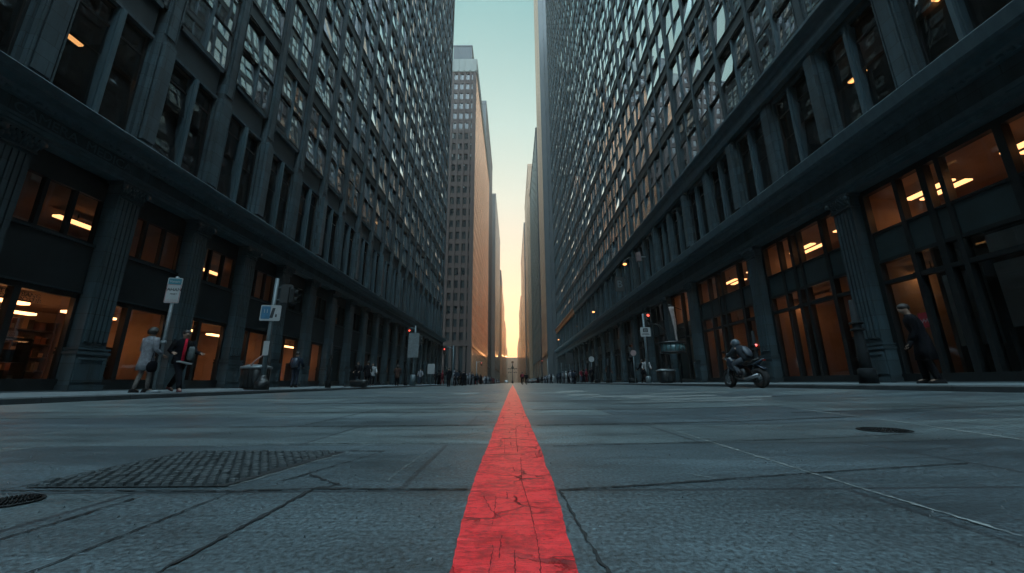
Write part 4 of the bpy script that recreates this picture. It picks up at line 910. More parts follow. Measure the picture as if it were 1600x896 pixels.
m = MB(); m.tube([(0, -.35, .72), (0, -.65, .80), (0, -.95, .93)], [.13, .12, .03], 10, sx=1, sy=.6); m.build('tail_fairing', PAINT, mc)
m = MB(); m.loft([(0, .45, .62, .13, .12), (0, .52, .80, .18, .2), (0, .55, .98, .17, .17), (0, .58, 1.10, .08, .08)], 14); m.build('front_fairing', PAINT, mc)
m = MB(); m.tube([(0, .78, 1.0), (0, .60, 1.22)], [.13, .09], 12, sx=1, sy=.12); m.build('windscreen', GLASS, mc)
m = MB(); m.loft([(0, .12, .33, .15, .22), (0, .12, .45, .2, .28), (0, .1, .62, .18, .24), (0, .1, .70, .1, .18)], 10, pw=.6); [m.box(-.215, .215, -.02+k*.06, .01+k*.06, .40, .60) for k in range(5)]; m.build('engine', mat('dark_engine_metal', (.05, .055, .06), .4, .8, var=.4, scale=15), mc)
m = MB()
for q in (-1, 1): m.tube([(q*.1, .74, .315), (q*.1, .60, .70), (q*.1, .50, 1.02)], [.032, .028, .024], 8)
m.build('fork', ALU, mc)
m = MB(); [m.tube([(q*.08, .10, .40), (q*.11, -.3, .36), (q*.10, -.70, .335)], [.04, .035, .035], 8) for q in (-1, 1)]; m.tube([(0, .45, .95), (0, 0, .70), (0, -.5, .78)], .03, 8); m.build('frame', BLACK, mc)
m = MB(); m.tube([(-.36, .34, 1.06), (-.2, .44, 1.07), (.2, .44, 1.07), (.36, .34, 1.06)], .016, 8); m.build('handlebar', BLACK, mc)
m = MB(); m.tube([(-.16, .1, .32), (-.2, -.35, .30), (-.2, -.85, .42)], [.035, .05, .06], 10); m.build('exhaust', ALU, mc)
m = MB(); m.tube([(0, -.42, .62), (0, -.72, .73), (0, -.98, .60)], [.09, .095, .085], 10, sx=1, sy=.3); m.build('rear_mudguard', PAINT, mc)
m = MB(); m.tube([(0, .5, .58), (0, .74, .68), (0, .98, .56)], [.07, .075, .06], 10, sx=1, sy=.3); m.build('front_mudguard', PAINT, mc)
m = MB(); m.box(-.06, .06, -.965, -.93, .87, .91); m.build('tail_light', mat('red_lens', (.25, .01, .01), .2), mc, bevel=.01)
for q in (-1, 1): m = MB(); m.tube([(q*.15, .5, 1.1), (q*.30, .48, 1.22)], .008, 6); m.ball((q*.32, .47, 1.24), .07, .025, .045, 8, 6); m.build('mirror', BLACK, mc)
J = dict(pelvis=(0, -.22, .98), chest=(0, -.02, 1.24), neck=(0, .12, 1.40), head=(0, .19, 1.50), face=(-.35, .95, -.05))
for sd, q in (('L', -1), ('R', 1)):
    J['sh'+sd] = (q*.19, .05, 1.34); J['el'+sd] = (q*.30, .20, 1.14); J['wr'+sd] = (q*.33, .34, 1.08); J['hip'+sd] = (q*.11, -.2, .95); J['kn'+sd] = (q*.21, .18, .80); J['an'+sd] = (q*.2, -.04, .44); J['to'+sd] = (q*.2, .12, .40)
m = skin_body(J, True); rd = link('person', m, None, mc.location, R(9)); tag(rd, 'motorcycle rider in dark jacket and helmet leaning forward over the tank', 'person')
m = MB()
m.tube([(0, -.26, .90), (0, -.22, 1.0), (0, -.10, 1.16), (0, .02, 1.29), (0, .10, 1.37), (0, .14, 1.42)], [.15, .165, .18, .19, .14, .075], 16, sx=1.12, sy=.85)
for q in 'LR': a, e, r_ = V(J['sh'+q]), V(J['el'+q]), V(J['wr'+q]); m.tube([a, a.lerp(e, .4), e, e.lerp(r_, .5), r_], [.085, .078, .066, .06, .052], 12)
m.build('jacket', cloth('rider_jacket', (.022, .028, .035)), rd)
m = MB()
for q in 'LR': h, k, a = V(J['hip'+q]), V(J['kn'+q]), V(J['an'+q]); m.tube([h, h.lerp(k, .4), k, k.lerp(a, .4), a], [.115, .11, .085, .08, .06], 12)
m.build('trousers', cloth('rider_trousers', (.07, .08, .095)), rd)
for q in 'LR': a = V(J['an'+q]); m = MB(); m.tube([a+V((0, -.06, -.05)), a+V((0, .06, -.055)), a+V((0, .17, -.06))], [.045, .05, .035], 10); m.tube([a+V((0, 0, .12)), a+V((0, -.01, -.04))], [.062, .055], 10); m.build('boot', SHOE, rd)
m = MB(); m.ball((-.01, .20, 1.545), .135, .15, .145, 16, 10); he = m.build('helmet', mat('blue_grey_helmet', (.08, .11, .14), .3, var=.3, scale=6), rd)
m = MB(); m.ball((-.05, .27, 1.53), .095, .09, .055, 12, 8); m.build('visor', mat('tan_visor', (.32, .2, .17), .25), he)
m = MB(); m.loft([(0, 0, -.2, .10, .05), (0, 0, -.1, .14, .08), (0, 0, .08, .14, .08), (0, 0, .2, .08, .04)], 12); m.xf(Matrix.Translation((8.0, 13.6, 0)) @ Matrix.Rotation(R(9), 4, 'Z') @ Matrix.Translation((0, -.28, 1.33)) @ Matrix.Rotation(R(-35), 4, 'X')); bk = m.build('rider_backpack', mat('blue_grey_pack', (.05, .065, .085), .5, var=.5, scale=9), None); tag(bk, 'small pale blue pack on the back of the motorcycle rider', 'bag')

# ------------------------------------------------------------------ street furniture
POST = mat('grey_painted_post', (.10, .135, .15), .45, .2, var=.25, scale=4); SIGNW = mat('white_sign', (.34, .36, .37), .5, var=.1, scale=6); SIGNT = mat('teal_sign', (.03, .17, .22), .5); INKK = mat('dark_ink', (.02, .025, .03), .6); SIGNB = mat('blue_sign', (.03, .14, .25), .45, var=.3, scale=5); REDINK = mat('red_ink', (.35, .03, .03), .6); GALV = mat('galvanised_metal', (.17, .2, .215), .5, .3, var=.25, scale=8)
def rounded(w_, h, r_, n=5):
    pts = []
    for cx, cy, a in ((w_/2-r_, h/2-r_, 0), (-w_/2+r_, h/2-r_, 90), (-w_/2+r_, -h/2+r_, 180), (w_/2-r_, -h/2+r_, 270)):
        for k in range(n+1): t = R(a+90*k/n); pts.append((cx+r_*math.cos(t), cy+r_*math.sin(t)))
    return pts
def board(name, w_, h, m_, parent, loc, rot, th=.012, r_=.03):
    m = MB(); m.prism(rounded(w_, h, r_), 'y', -th/2, th/2); o = m.build(name, m_, parent, loc=loc); o.rotation_euler = rot; return o
FRONT = R(90)
# bus stop sign
bs = thing('bus_stop_sign', 'white bus stop sign with teal header on a pale pole', 'street sign', (-9.72, 10.75, .13), R(14))
m = MB(); m.tube([(0, 0, 0), (0, 0, 3.25)], .043, 10); m.loft([(0, 0, 0, .16, .12), (0, 0, .05, .15, .11), (0, 0, .07, .06, .06)], 14); m.build('pole', GALV, bs)
sg = board('sign_board', .36, .74, SIGNW, bs, (0, -.055, 2.83), (0, 0, 0)); hb = board('header_panel', .31, .17, SIGNT, sg, (0, -.009, .26), (0, 0, 0), .006, .02)
add_text('Vanam', .095, SIGNW, sg, (0, -.014, .26), (FRONT, 0, 0)); add_text('/AHAN', .125, INKK, sg, (0, -.008, .02), (FRONT, 0, 0)); add_text('MNRT', .06, INKK, sg, (.02, -.008, -.11), (FRONT, 0, 0)); add_text('\u2014 \u2014 \u2014', .07, REDINK, sg, (0, -.008, -.28), (FRONT, 0, 0))
m = MB(); [m.box(-.17, .17, -.009, -.006, z-.004, z+.004) for z in (.165, -.345)]; m.box(-.171, -.163, -.009, -.006, -.345, .165); m.box(.163, .171, -.009, -.006, -.345, .165); m.build('border', REDINK, sg)
m = MB(); m.tube([(-.06, -.02, 1.35), (.06, -.02, 1.35)], .055, 8); m.build('band', GALV, bs)
# signal poles
SIGH = mat('signal_housing', (.016, .02, .022), .5, var=.2)
def signal_head(parent, loc, rz_, lit=None, n=3):
    o = thing  # a signal head is a part of its pole
    m = MB(); h = .27*n; m.prism(rounded(.30, h+.06, .05), 'y', -.02, .16)
    for k in range(n):
        z = h/2-.135-.27*k
        m.tube([(0, -.02, z), (0, -.16, z+.01)], [.115, .12], 14, cap=False); m.tube([(0, -.15, z+.01), (0, -.021, z)], [.112, .105], 14, cap=False)
    hd = m.build('signal_head', SIGH, parent, loc=loc); hd.rotation_euler.z = rz_
    for k in range(n):
        z = h/2-.135-.27*k; m = MB(); m.ball((0, -.03, z), .10, .025, .10, 12, 6); m.build('lens', RED if lit == k else mat('dark_lens', (.03, .03, .028), .2), hd)
    m = MB(); m.prism(rounded(.42, h+.2, .05), 'y', .165, .175); m.build('backplate', SIGH, hd)
    return hd
p = thing('signal_pole', 'grey signal pole with a blue and white sign and two turned away signal heads', 'traffic signal', (-9.5, 15.0, .13), R(10))
m = MB(); m.tube([(0, 0, .4), (0, 0, 2.2), (0, 0, 4.35)], [.095, .08, .07], 12); m.build('pole', POST, p)
m = MB(); m.loft([(0, 0, 0, .27, .27), (0, 0, .30, .27, .27), (0, 0, .33, .20, .20), (0, 0, .45, .14, .14), (0, 0, .55, .11, .11)], 8); m.build('base', BLACK, p)
for z in (3.95, 3.45): m = MB(); m.tube([(0, 0, z), (.25, .02, z+.05), (.62, .05, z+.03)], [.035, .03, .04], 8); m.build('bracket', POST, p)
signal_head(p, (.45, .05, 3.72), math.pi, None, 2); signal_head(p, (.78, -.05, 3.62), R(75), None, 2)
sg = board('sign_board', .74, .62, SIGNW, p, (-.02, -.11, 2.92), (0, 0, 0), .012, .05); bl = board('blue_panel', .32, .5, SIGNB, sg, (-.17, -.011, .01), (0, 0, 0), .006, .03)
m = MB(); m.prism([(-.02, -.2), (.1, -.2), (.16, .2), (.06, .2)], 'y', -.012, -.007); m.prism([(.18, -.16), (.24, -.16), (.24, -.05), (.18, -.05)], 'y', -.012, -.007); m.build('printed_mark', INKK, sg); add_text('11', .2, SIGNW, sg, (-.17, -.016, .06), (FRONT, 0, 0))
sg = board('notice', .22, .55, SIGNW, p, (.0, -.1, 1.55), (0, 0, R(-8)), .01, .02)
m = MB(); m.tube([(-.08, -.05, 1.3), (-.3, -.1, 1.08), (-.42, -.12, .92), (-.36, -.1, .8)], [.03, .035, .04, .05], 8, sy=.5); m.build('strap', mat('faded_tape', (.20, .13, .12), .7), p)
# slim black post close to it
POSTK = mat('matt_black_paint', (.010, .013, .015), .75, var=.4, scale=6, spec=.15)
def post(label, x, y, z, h, r0, r1, group=None, lamp=None):
    t = thing('bollard_post', label, 'post', (x, y, z), 0, group)
    m = MB(); m.tube([(0, 0, 0), (0, 0, h*.3), (0, 0, h)], [r0*.72, r0*.62, r1], 10); m.build('shaft', POSTK, t)
    m = MB(); m.loft([(0, 0, 0, r0, r0), (0, 0, .35, r0*.92, r0*.92), (0, 0, .38, r0*.75, r0*.75)], 10); m.build('base', POSTK, t)
    m = MB(); [m.loft([(0, 0, zz, r0*.7, r0*.7), (0, 0, zz+.03, r0*.78, r0*.78), (0, 0, zz+.06, r0*.7, r0*.7)], 12) for zz in (h*.62, h*.70)]; m.build('collar', POSTK, t)
    if lamp: m = MB(); m.ball((0, -r1-.03, h*.72), .05, .04, .05, 10, 6); m.build('red_light', RED, t)
    return t
post('tall tapered black post in front of the column, between shop and walking man', 9.0, 10.0, .26, 2.15, .20, .06, 'black posts along the kerb')
post('slim black post with a small red light beside the motorcycle', 8.95, 14.3, .25, 1.9, .15, .05, 'black posts along the kerb', True)
post('squat tapered black post between the pale coated person and the kerb sign', 8.9, 29.2, .25, 2.6, .34, .10, 'black posts along the kerb')
post('black post with round pale plate, next to the squat tapered one', 8.9, 36.5, .25, 2.2, .30, .10, 'black posts along the kerb')
post('black post standing before the narrow shop columns, farther than the round plate one', 8.9, 41.5, .25, 2.4, .28, .10, 'black posts along the kerb')
post('slim black post right of the lit shop window person, on the bus stop pavement', -9.6, 20.6, .13, 2.3, .14, .05, 'black posts on the bus stop pavement')
post('black post with white band before the orange doorway', -9.6, 35.5, .13, 1.9, .18, .06, 'black posts on the bus stop pavement')
# litter bins
def bin_(label, loc, rz_, w_=.62, h=1.0):
    t = thing('litter_bin', label, 'litter bin', loc, rz_, 'litter bins')
    m = MB(); m.loft([(0, 0, .05, w_*.44, w_*.44), (0, 0, .1, w_*.5, w_*.5), (0, 0, h*.8, w_*.52, w_*.52), (0, 0, h*.82, w_*.5, w_*.5)], 18, pw=.6)
    for k in range(20): a = 2*math.pi*k/20; m.box(w_*.53*math.cos(a)-.015, w_*.53*math.cos(a)+.015, w_*.53*math.sin(a)-.015, w_*.53*math.sin(a)+.015, .1, h*.78)
    m.build('body', BLACK, t)
    m = MB(); m.loft([(0, 0, h*.82, w_*.56, w_*.56), (0, 0, h*.9, w_*.56, w_*.56), (0, 0, h*.99, w_*.3, w_*.3), (0, 0, h, .05, .05)], 18, pw=.6); m.build('lid', GALV, t)
    m = MB(); m.loft([(0, 0, 0, w_*.4, w_*.4), (0, 0, .05, w_*.4, w_*.4)], 14); m.build('foot', BLACK, t)
bin_('black litter bin with pale lid beside the grey signal pole', (-9.95, 15.25, .135), 0, .85, .95)
bin_('black slatted litter bin under the round glazed canopy', (9.35, 24.0, .25), 0, .95, .85)
m = MB(); m.loft([(0, 0, 0, .5, .25), (0, 0, .35, .55, .28), (0, 0, .42, .5, .25)], 14, pw=.6); m.tube([(-.5, 0, .1), (-.9, -.1, .05)], .05, 8); o = m.build('planter', BLACK, None, loc=(-9.5, 24.5, .13)); tag(o, 'low black planter box lying at the kerb', 'planter')
# round glazed canopy on a post
k = thing('kiosk_canopy', 'round glazed canopy drum on dark posts beside the lit entrance', 'canopy', (9.75, 23.6, .25))
m = MB(); m.loft([(0, 0, 1.85, .72, .72), (0, 0, 2.3, .72, .72)], 28); m.build('glazed_drum', mat('teal_lit_glass', (.09, .19, .21), .15, var=.5, scale=3, spec=.8), k)
m = MB(); m.loft([(0, 0, 2.301, .80, .80), (0, 0, 2.40, .80, .80), (0, 0, 2.46, .5, .5)], 28); m.loft([(0, 0, 1.76, .74, .74), (0, 0, 1.849, .74, .74)], 28)
[m.box(.725*math.cos(a)-.014, .725*math.cos(a)+.014, .725*math.sin(a)-.014, .725*math.sin(a)+.014, 1.85, 2.3) for a in [2*math.pi*i/18 for i in range(18)]]; m.build('roof', BLACK, k)
for q in (-.45, .45): m = MB(); m.tube([(q, .3, 0), (q, .3, 1.78)], .05, 8); m.build('leg', BLACK, k)
# sign pole with red signal on the motorcycle side
p = thing('signal_pole', 'grey pole with a square pale sign and red signal light, by the round canopy', 'traffic signal', (8.95, 26.0, .25), R(-8))
m = MB(); m.tube([(0, 0, 0), (0, 0, 4.6)], [.09, .07], 10); m.loft([(0, 0, 0, .2, .2), (0, 0, .4, .17, .17), (0, 0, .45, .09, .09)], 10); m.build('pole', POST, p)
sg = board('sign_board', .66, .62, SIGNW, p, (.05, -.1, 3.35), (0, 0, 0), .012, .03); m = MB(); m.box(-.16, .16, -.012, -.007, -.02, .24); m.build('printed_mark', INKK, sg); m = MB(); m.box(-.1, .1, -.016, -.0125, .04, .07); m.box(-.1, .1, -.016, -.0125, .12, .15); m.build('printed_mark', SIGNW, sg); m = MB(); m.box(-.25, .25, -.012, -.007, -.2, -.17); m.box(-.2, .2, -.012, -.007, -.13, -.1); m.build('printed_line', INKK, sg)
signal_head(p, (.32, -.02, 4.2), 0, 0, 3); m = MB(); m.tube([(0, 0, 4.3), (.32, .1, 4.3)], .03, 8); m.build('bracket', POST, p)
# tall signal poles in the middle distance on the bus stop side
def mid_signal(label, x, y, z, h, arm, lit):
    p = thing('signal_pole', label, 'traffic signal', (x, y, z), 0)
    m = MB(); m.tube([(0, 0, 0), (0, 0, h)], [.11, .08], 10); m.loft([(0, 0, 0, .3, .3), (0, 0, .9, .25, .25), (0, 0, 1, .12, .12)], 10); m.build('pole', POST, p)
    m = MB(); m.tube([(0, 0, h-.4), (arm*.5, 0, h-.2), (arm, 0, h-.2)], .045, 8); m.build('arm', POST, p)
    signal_head(p, (arm, -.05, h-.75), 0, lit, 3); return p
p = mid_signal('tall signal pole with a square box sign and orange red light before the column row', -9.35, 37.0, .13, 5.6, -.55, 0)
board('box_sign', 1.0, 2.3, GALV, p, (-.05, -.2, 3.7), (0, 0, 0), .14, .04); signal_head(p, (.55, 0, 4.2), R(90), None, 3)
mid_signal('thin signal pole with a red light hung out over the side street corner', -7.9, 52, .0, 5.2, -1.2, 0)
mid_signal('signal pole with red light standing beyond the side street crossing', -8.8, 96, .13, 5.4, 1.2, 0)
mid_signal('signal pole near the sun-tinted ledge end, dark against the brown tower', 8.9, 99.2, .12, 6, -1.4, 0)
def small_sign(label, px, Y, h, rnd, bw, bh, m_):
    x = (px-800)/F*zc_(Y); t = thing('street_sign', label, 'street sign', (x, Y, .13 if x < 0 else .25))
    m = MB(); m.tube([(0, 0, 0), (0, 0, h)], .045, 8); m.build('pole', POST, t); board('sign_board', bw, bh, m_, t, (0, -.06, h-bh*.5), (0, 0, 0), .02, min(bw, bh)*(.48 if rnd else .08))
small_sign('pale rectangular sign on a thin pole before the last columns', 672, 44, 2.3, 0, .8, 1.1, SIGNW)
small_sign('round white sign on a thin pole above the long black coat', 925, 44, 2.9, 1, .62, .62, SIGNW)
small_sign('round pinkish sign on a thin pole by the squat post', 992, 28.6, 2.35, 1, .42, .42, mat('pinkish_sign', (.28, .2, .2), .6))
small_sign('pair of dark panels on a pole, near the corner end of the cornice', 877, 58, 3.6, 0, .9, .7, SIGH)
small_sign('dark square sign with pale rim close to the motorcycle side corner', 890, 56, 4.2, 0, 1.0, 1.6, SIGH)
# lamps fixed on the wall of the building behind the motorcycle
def wall_lamp(label, y, z, lit):
    t = thing('wall_lamp', label, 'lamp', (FR, y, z), 0, 'lamps on brackets along the wall')
    m = MB(); m.tube([(.1, 0, .5), (-.5, 0, .6), (-.95, 0, .3), (-1.0, 0, .12)], .035, 8); m.build('bracket', BLACK, t)
    m = MB(); m.loft([(-1.0, 0, .0, .30, .30), (-1.0, 0, .06, .27, .27), (-1.0, 0, .14, .1, .1)], 14); m.build('hood', BLACK, t)
    m = MB(); m.ball((-1.0, 0, -.05), .17, .17, .10, 12, 7); m.build('lamp_globe', ORANGE if lit else mat('dim_globe', (.3, .15, .09), .3), t)
for lb, y, z, lit in [('brightest orange lamp on the wall, over the narrow columns', 48, 9.0, 1), ('unlit brownish lamp next down the wall from the brightest one', 61, 9.0, 0), ('orange lamp on the wall nearest to the motorcycle', 33.5, 10.8, 1), ('orange lamp by the end of the sun-tinted ledge', 86, 9.6, 1)]: wall_lamp(lb, y, z, lit)
t = thing('blade_sign', 'dark projecting sign with pale B lettering on the wall beneath a lamp', 'sign', (FR-.3, 36.5, 9.6)); m = MB(); m.box(-.9, 0, -.06, .06, -.7, .7); m.build('panel', SIGH, t, bevel=.02); add_text('B', 1.0, POST, t, (-.45, -.07, 0), (FRONT, 0, 0)); m = MB(); m.tube([(.3, 0, .75), (-.8, 0, .75)], .03, 6); m.build('bracket', BLACK, t)
t = thing('wall_signal', 'pale pinkish signal box on a bracket high on the wall above the cornice', 'signal', (FR-.2, 31.0, 10.6)); m = MB(); m.box(-.55, -.2, -.18, .18, -.4, .4); m.build('housing', mat('dusty_pink_metal', (.16, .11, .11), .6, var=.3), t, bevel=.03); m = MB(); m.tube([(.25, 0, 0), (-.2, 0, 0)], .05, 8); m.tube([(-.375, 0, -.4), (-.375, 0, -.9)], .04, 8); m.build('bracket', GALV, t)
# hanging cloth flag by the entrance
t = thing('flag', 'pale folded flag hanging from a bracket at the lit entrance', 'flag', (FR-.35, 25.3, 3.6)); m = MB()
vs = [(-.15-.28*(1-j/12)*(i/6)+.05*math.sin(i*1.9+j*.4), .05*math.cos(i*2.3+j*.5), 1.6-j*.22) for j in range(13) for i in range(7)]
m.add(vs, [(j*7+i, j*7+i+1, j*7+i+8, j*7+i+7) for j in range(12) for i in range(6)], 0, True); o = m.build('cloth', mat('pale_flag_cloth', (.34, .30, .29), .8, var=.3, scale=3), t); o.modifiers.new('thick', 'SOLIDIFY').thickness = .012
m = MB(); m.tube([(.35, 0, 1.4), (-.5, 0, 1.75)], .025, 8); m.build('flagpole', BLACK, t)
t = thing('street_lamp', 'dark curved lamp post beside the canopy, arched over the entrance', 'street lamp', (9.9, 24.6, .25)); m = MB(); m.tube([(0, 0, 0), (0, 0, 2.6), (-.1, 0, 3.2), (-.45, 0, 3.6), (-.8, 0, 3.7)], [.07, .055, .05, .045, .04], 8); m.build('pole', BLACK, t); m = MB(); m.box(-1.15, -.75, -.09, .09, 3.66, 3.74); m.build('lamp_head', BLACK, t, bevel=.02)
# red notice in the shop, papers and displays behind the glass
t = board('red_notice', .30, .42, mat('red_card', (.30, .02, .03), .6, var=.15), None, (FR+.33, 10.75, 1.98), (0, 0, R(-90)), .01, .01)
tag(t, 'red notice with pale scrawl in the shop window by the man in the overcoat', 'notice')
m = MB()
for k in range(9): m.box(-.12+.026*k, -.105+.026*k, -.009, -.0055, -.05+.03*math.sin(k*2.1), .01+.03*math.cos(k*1.7))
m.build('printed_mark', SIGNW, t)
CARD = mat('tan_card', (.40, .29, .19), .8, var=.1)
t = board('display_card', .62, .42, CARD, None, (FL-.75, 8.95, .82), (R(0), 0, R(90)), .02, .01); tag(t, 'tan display card standing low in the shop window near the pedestal', 'display card')
add_text('CASE OFFER', .085, INKK, t, (0, -.012, .1), (FRONT, 0, 0)) if False else None
m = MB(); [m.box(-.25+.05*k, -.215+.05*k, -.014, -.0105, .09, .15) for k in range(10)]; [m.box(-.2+.06*k, -.16+.06*k, -.014, -.0105, -.06, -.02) for k in range(7)]; m.build('printed_mark', INKK, t)
t = board('reflected_sign', .34, .34, INKK, None, (FL-.9, 9.25, 1.55), (0, R(45), R(90)), .02, .01); tag(t, 'dark diamond shape for a sign reflected in the shop window', 'sign')  # solid diamond standing in for a sign's reflection in the glass
m = MB(); m.tube([(.12, 0, .12), (.9, 0, .9)], .006, 5); m.build('cord', BLACK, t)
# window lettering
for txt, z in (('YERKA BANG', 2.58), ('DOGKOOSTIB', 2.46)):
    o = link('window_lettering', text_mesh(txt, .15, .002), None, (FL-.34, 9.35, z)); o.rotation_euler = (FRONT, 0, R(90)); o.data.materials.clear(); o.data.materials.append(INKK); o.name = 'window_lettering'
    tag(o, 'upper line of dark lettering across the top of the shop glass' if z > 2.5 else 'lower line of dark lettering across the top of the shop glass', 'lettering')
random.seed(8)
DK = mat('dark_stock', (.05, .045, .04), .7, var=.5, scale=6)
def rack(x, y, z, rz_, label, w_=1.1, h=1.25):
    t = thing('display_rack', label, 'display rack', (x, y, z), rz_, 'display racks in the shops')
    m = MB(); [m.box(-w_/2, w_/2, -.2, .2, zz, zz+.03) for zz in (.08, h*.5, h-.03)]; [m.box(a-.02, a+.02, -.2, .2, 0, h) for a in (-w_/2, w_/2)]; m.build('shelf_frame', BLACK, t)
    x0 = -w_/2+.1
    while x0 < w_/2-.12:
        for zz in (.11, h*.5+.03):
            m = MB(); a = random.uniform(.1, .2); m.box(x0, x0+a, -.14, .12, zz, zz+random.uniform(.18, h*.36)); m.build('goods', random.choice((DK, INT, CARD, BROWNC, DK)), t, bevel=.01)
        x0 += .24
for i, (x, y) in enumerate([(-13.2, 9.9), (-13.6, 12.6), (-13.2, 15.5), (-13.5, 18.6), (-13.4, 21.4), (-13.5, 24.2)]):
    rack(x, y, .3, R(90), ['low rack of mixed goods in the shop window nearest the camera', 'low rack of goods in the shop behind the grey coated woman', 'low rack of goods in the shop behind the man with the scarf', 'low rack of goods in the shop behind the signal pole', 'low rack of goods in the shop beside the rucksack wearer', 'low rack of goods in the last lit shop on the bus stop side'][i])
for i, (x, y) in enumerate([(13.0, 8.5), (12.9, 14.0), (13.0, 19.2), (12.6, 21.9)]):
    rack(x, y, .42, R(90), ['tall dark rack behind the glass nearest the overcoat man', 'tall rack behind the glass between the two near columns', 'tall rack in the shop just behind the motorcycle', 'tall rack in the shop left of the motorcycle'][i], 1.6, 1.5)
# pale slatted screens standing in for reflections in the nearest shop opposite
for y0, y1, z0, z1, lb in [(7.12, 7.98, 1.55, 3.12, 'pale reflection screen behind the pane nearest the camera in the near shop'), (8.2, 9.05, 1.55, 3.12, 'pale reflection screen behind the tall pane beside the door of the near shop'), (9.3, 10.22, 1.2, 3.12, 'pale reflection screen behind the glass by the overcoat man, left of the door'), (7.12, 9.05, 3.36, 3.84, 'long low pale reflection screen in the transom windows of the near shop')]:
    m = MB(); m.box(11.85, 11.88, y0, y1, z0, z1); z = z0+.06
    while z < z1-.03: m.box(11.842, 11.849, y0+.01, y1-.01, z, z+.022); z += .075
    o = m.build('reflection_screen', mat('pale_reflection', (.78, .80, .78), .85, var=.12, scale=1.5), None); tag(o, lb, 'screen')
for i, (y0, y1) in enumerate([(7.15, 8.0), (8.15, 9.05)]):
    m = MB(); m.box(11.72, 11.78, y0, y1, .53, 1.5); o = m.build('dark_board', PANEL, None); tag(o, ['black board below the screen nearest the camera', 'black board below the screen by the door'][i], 'board')
# back-wall fittings in the lit shops
random.seed(31)
def fitting(x, y0, y1, z0, label, sg):
    t = thing('wall_shelving', label, 'shelving', (x, (y0+y1)/2, z0), 0, 'shelving on shop back walls'); w_ = y1-y0
    m = MB(); [m.box(-.02, .3*sg, -w_/2, w_/2, zz, zz+.03) for zz in (.5, .95, 1.4, 1.85)]; [m.box(-.02, .3*sg, a-.02, a+.02, 0, 2.2) for a in (-w_/2, 0, w_/2)]; m.box(-.03*sg, -.021*sg, -w_/2, w_/2, 0, 2.2); m.build('shelf_frame', mat('brown_shelf', (.12, .08, .06), .6), t)
    m = MB()
    for zz in (.53, .98, 1.43, 1.88):
        y = -w_/2+.06
        while y < w_/2-.15:
            a = random.uniform(.06, .2)
            if random.random() < .8: m.box(.03*sg, .24*sg, y, y+a, zz, zz+random.uniform(.12, .36), random.randrange(4))
            y += a+.02
    m.build('goods', [DK, CARD, mat('rust_goods', (.25, .10, .06), .7), mat('grey_goods', (.16, .16, .15), .7)], t)['kind'] = 'stuff'
for i, (y0, y1) in enumerate([(5.6, 7.8), (8.4, 10.4), (11.4, 13.6), (14.2, 16.4), (17.2, 19.4), (20.0, 22.2)]):
    fitting(-16.55, y0, y1, .3, ['shelving at the back of the shop nearest the camera on the bus stop side', 'shelving behind the reflected diamond sign in the near shop', 'shelving seen past the grey coated woman', 'shelving seen past the man with the red scarf', 'shelving seen past the litter bin', 'shelving in the shop beyond the rucksack wearer'][i], 1)
for i, (y0, y1) in enumerate([(12.6, 14.5), (14.9, 16.9), (17.9, 20.4), (20.8, 23.2)]):
    fitting(15.85, y0, y1, .42, ['shelving at the back of the shop next past the overcoat man', 'shelving near the column before the motorcycle', 'shelving in the shop right behind the motorcycle', 'shelving behind the glass left of the rider'][i], -1)
# ornamental lamp standard down the middle of the street
t = thing('ornamental_lamp', 'ornate lamp standard with arms and a globe, dark against the sunset at the street end', 'street lamp', (0, 190, 0))
m = MB(); m.tube([(0, 0, 0), (0, 0, 1), (0, 0, 1.2), (0, 0, 7)], [.5, .4, .2, .13], 12); m.loft([(0, 0, 6.4, .15, .15), (0, 0, 7.2, .7, .7), (0, 0, 8, .3, .3), (0, 0, 9, .12, .12), (0, 0, 9.4, .1, .1)], 12); m.build('pole', BLACK, t)
m = MB(); m.ball((0, 0, 9.9), .6, n=14, m=9); m.build('lamp_globe', mat('bronze_globe', (.2, .1, .05), .3, .5), t)
for z, hw in ((6.9, 2.0), (5.2, 1.9)):
    m = MB(); m.tube([(-hw, 0, z+.2), (-hw*.5, 0, z-.15), (0, 0, z+.1), (hw*.5, 0, z-.15), (hw, 0, z+.2)], .1, 8); [m.ball((q*hw*f, 0, z-.2), .28, .28, .22, 10, 6) for q in (-1, 1) for f in (1, .5)]; m.build('arm', BLACK, t)
# cyclists ahead in the road
def bicycle(x, y, rz_, label):
    t = thing('bicycle', label, 'bicycle', (x, y, rz(x)), rz_)
    for yy in (-.52, .52):
        m = MB(); torus(m, (0, 0, 0), .32, .022, 1, 22, 6); [m.tube([(0, .3*math.cos(a), .3*math.sin(a)), (0, -.3*math.cos(a), -.3*math.sin(a))], .004, 4) for a in (0, 1, 2)]; m.build('wheel', TYRE, t, loc=(0, yy, .345))
    m = MB(); m.tube([(0, -.52, .345), (0, -.05, .3), (0, .40, .82), (0, -.18, .80), (0, -.05, .3)], .02, 6); m.tube([(0, -.52, .345), (0, -.18, .80)], .015, 6); m.tube([(0, .52, .345), (0, .38, 1.0)], .018, 6); m.build('frame', MAROON, t)
    m = MB(); m.tube([(-.28, .34, 1.02), (.28, .34, 1.02)], .014, 6); m.build('handlebar', BLACK, t); m = MB(); m.ball((0, -.2, .92), .08, .14, .04, 8, 6); m.build('saddle', SEATM, t)
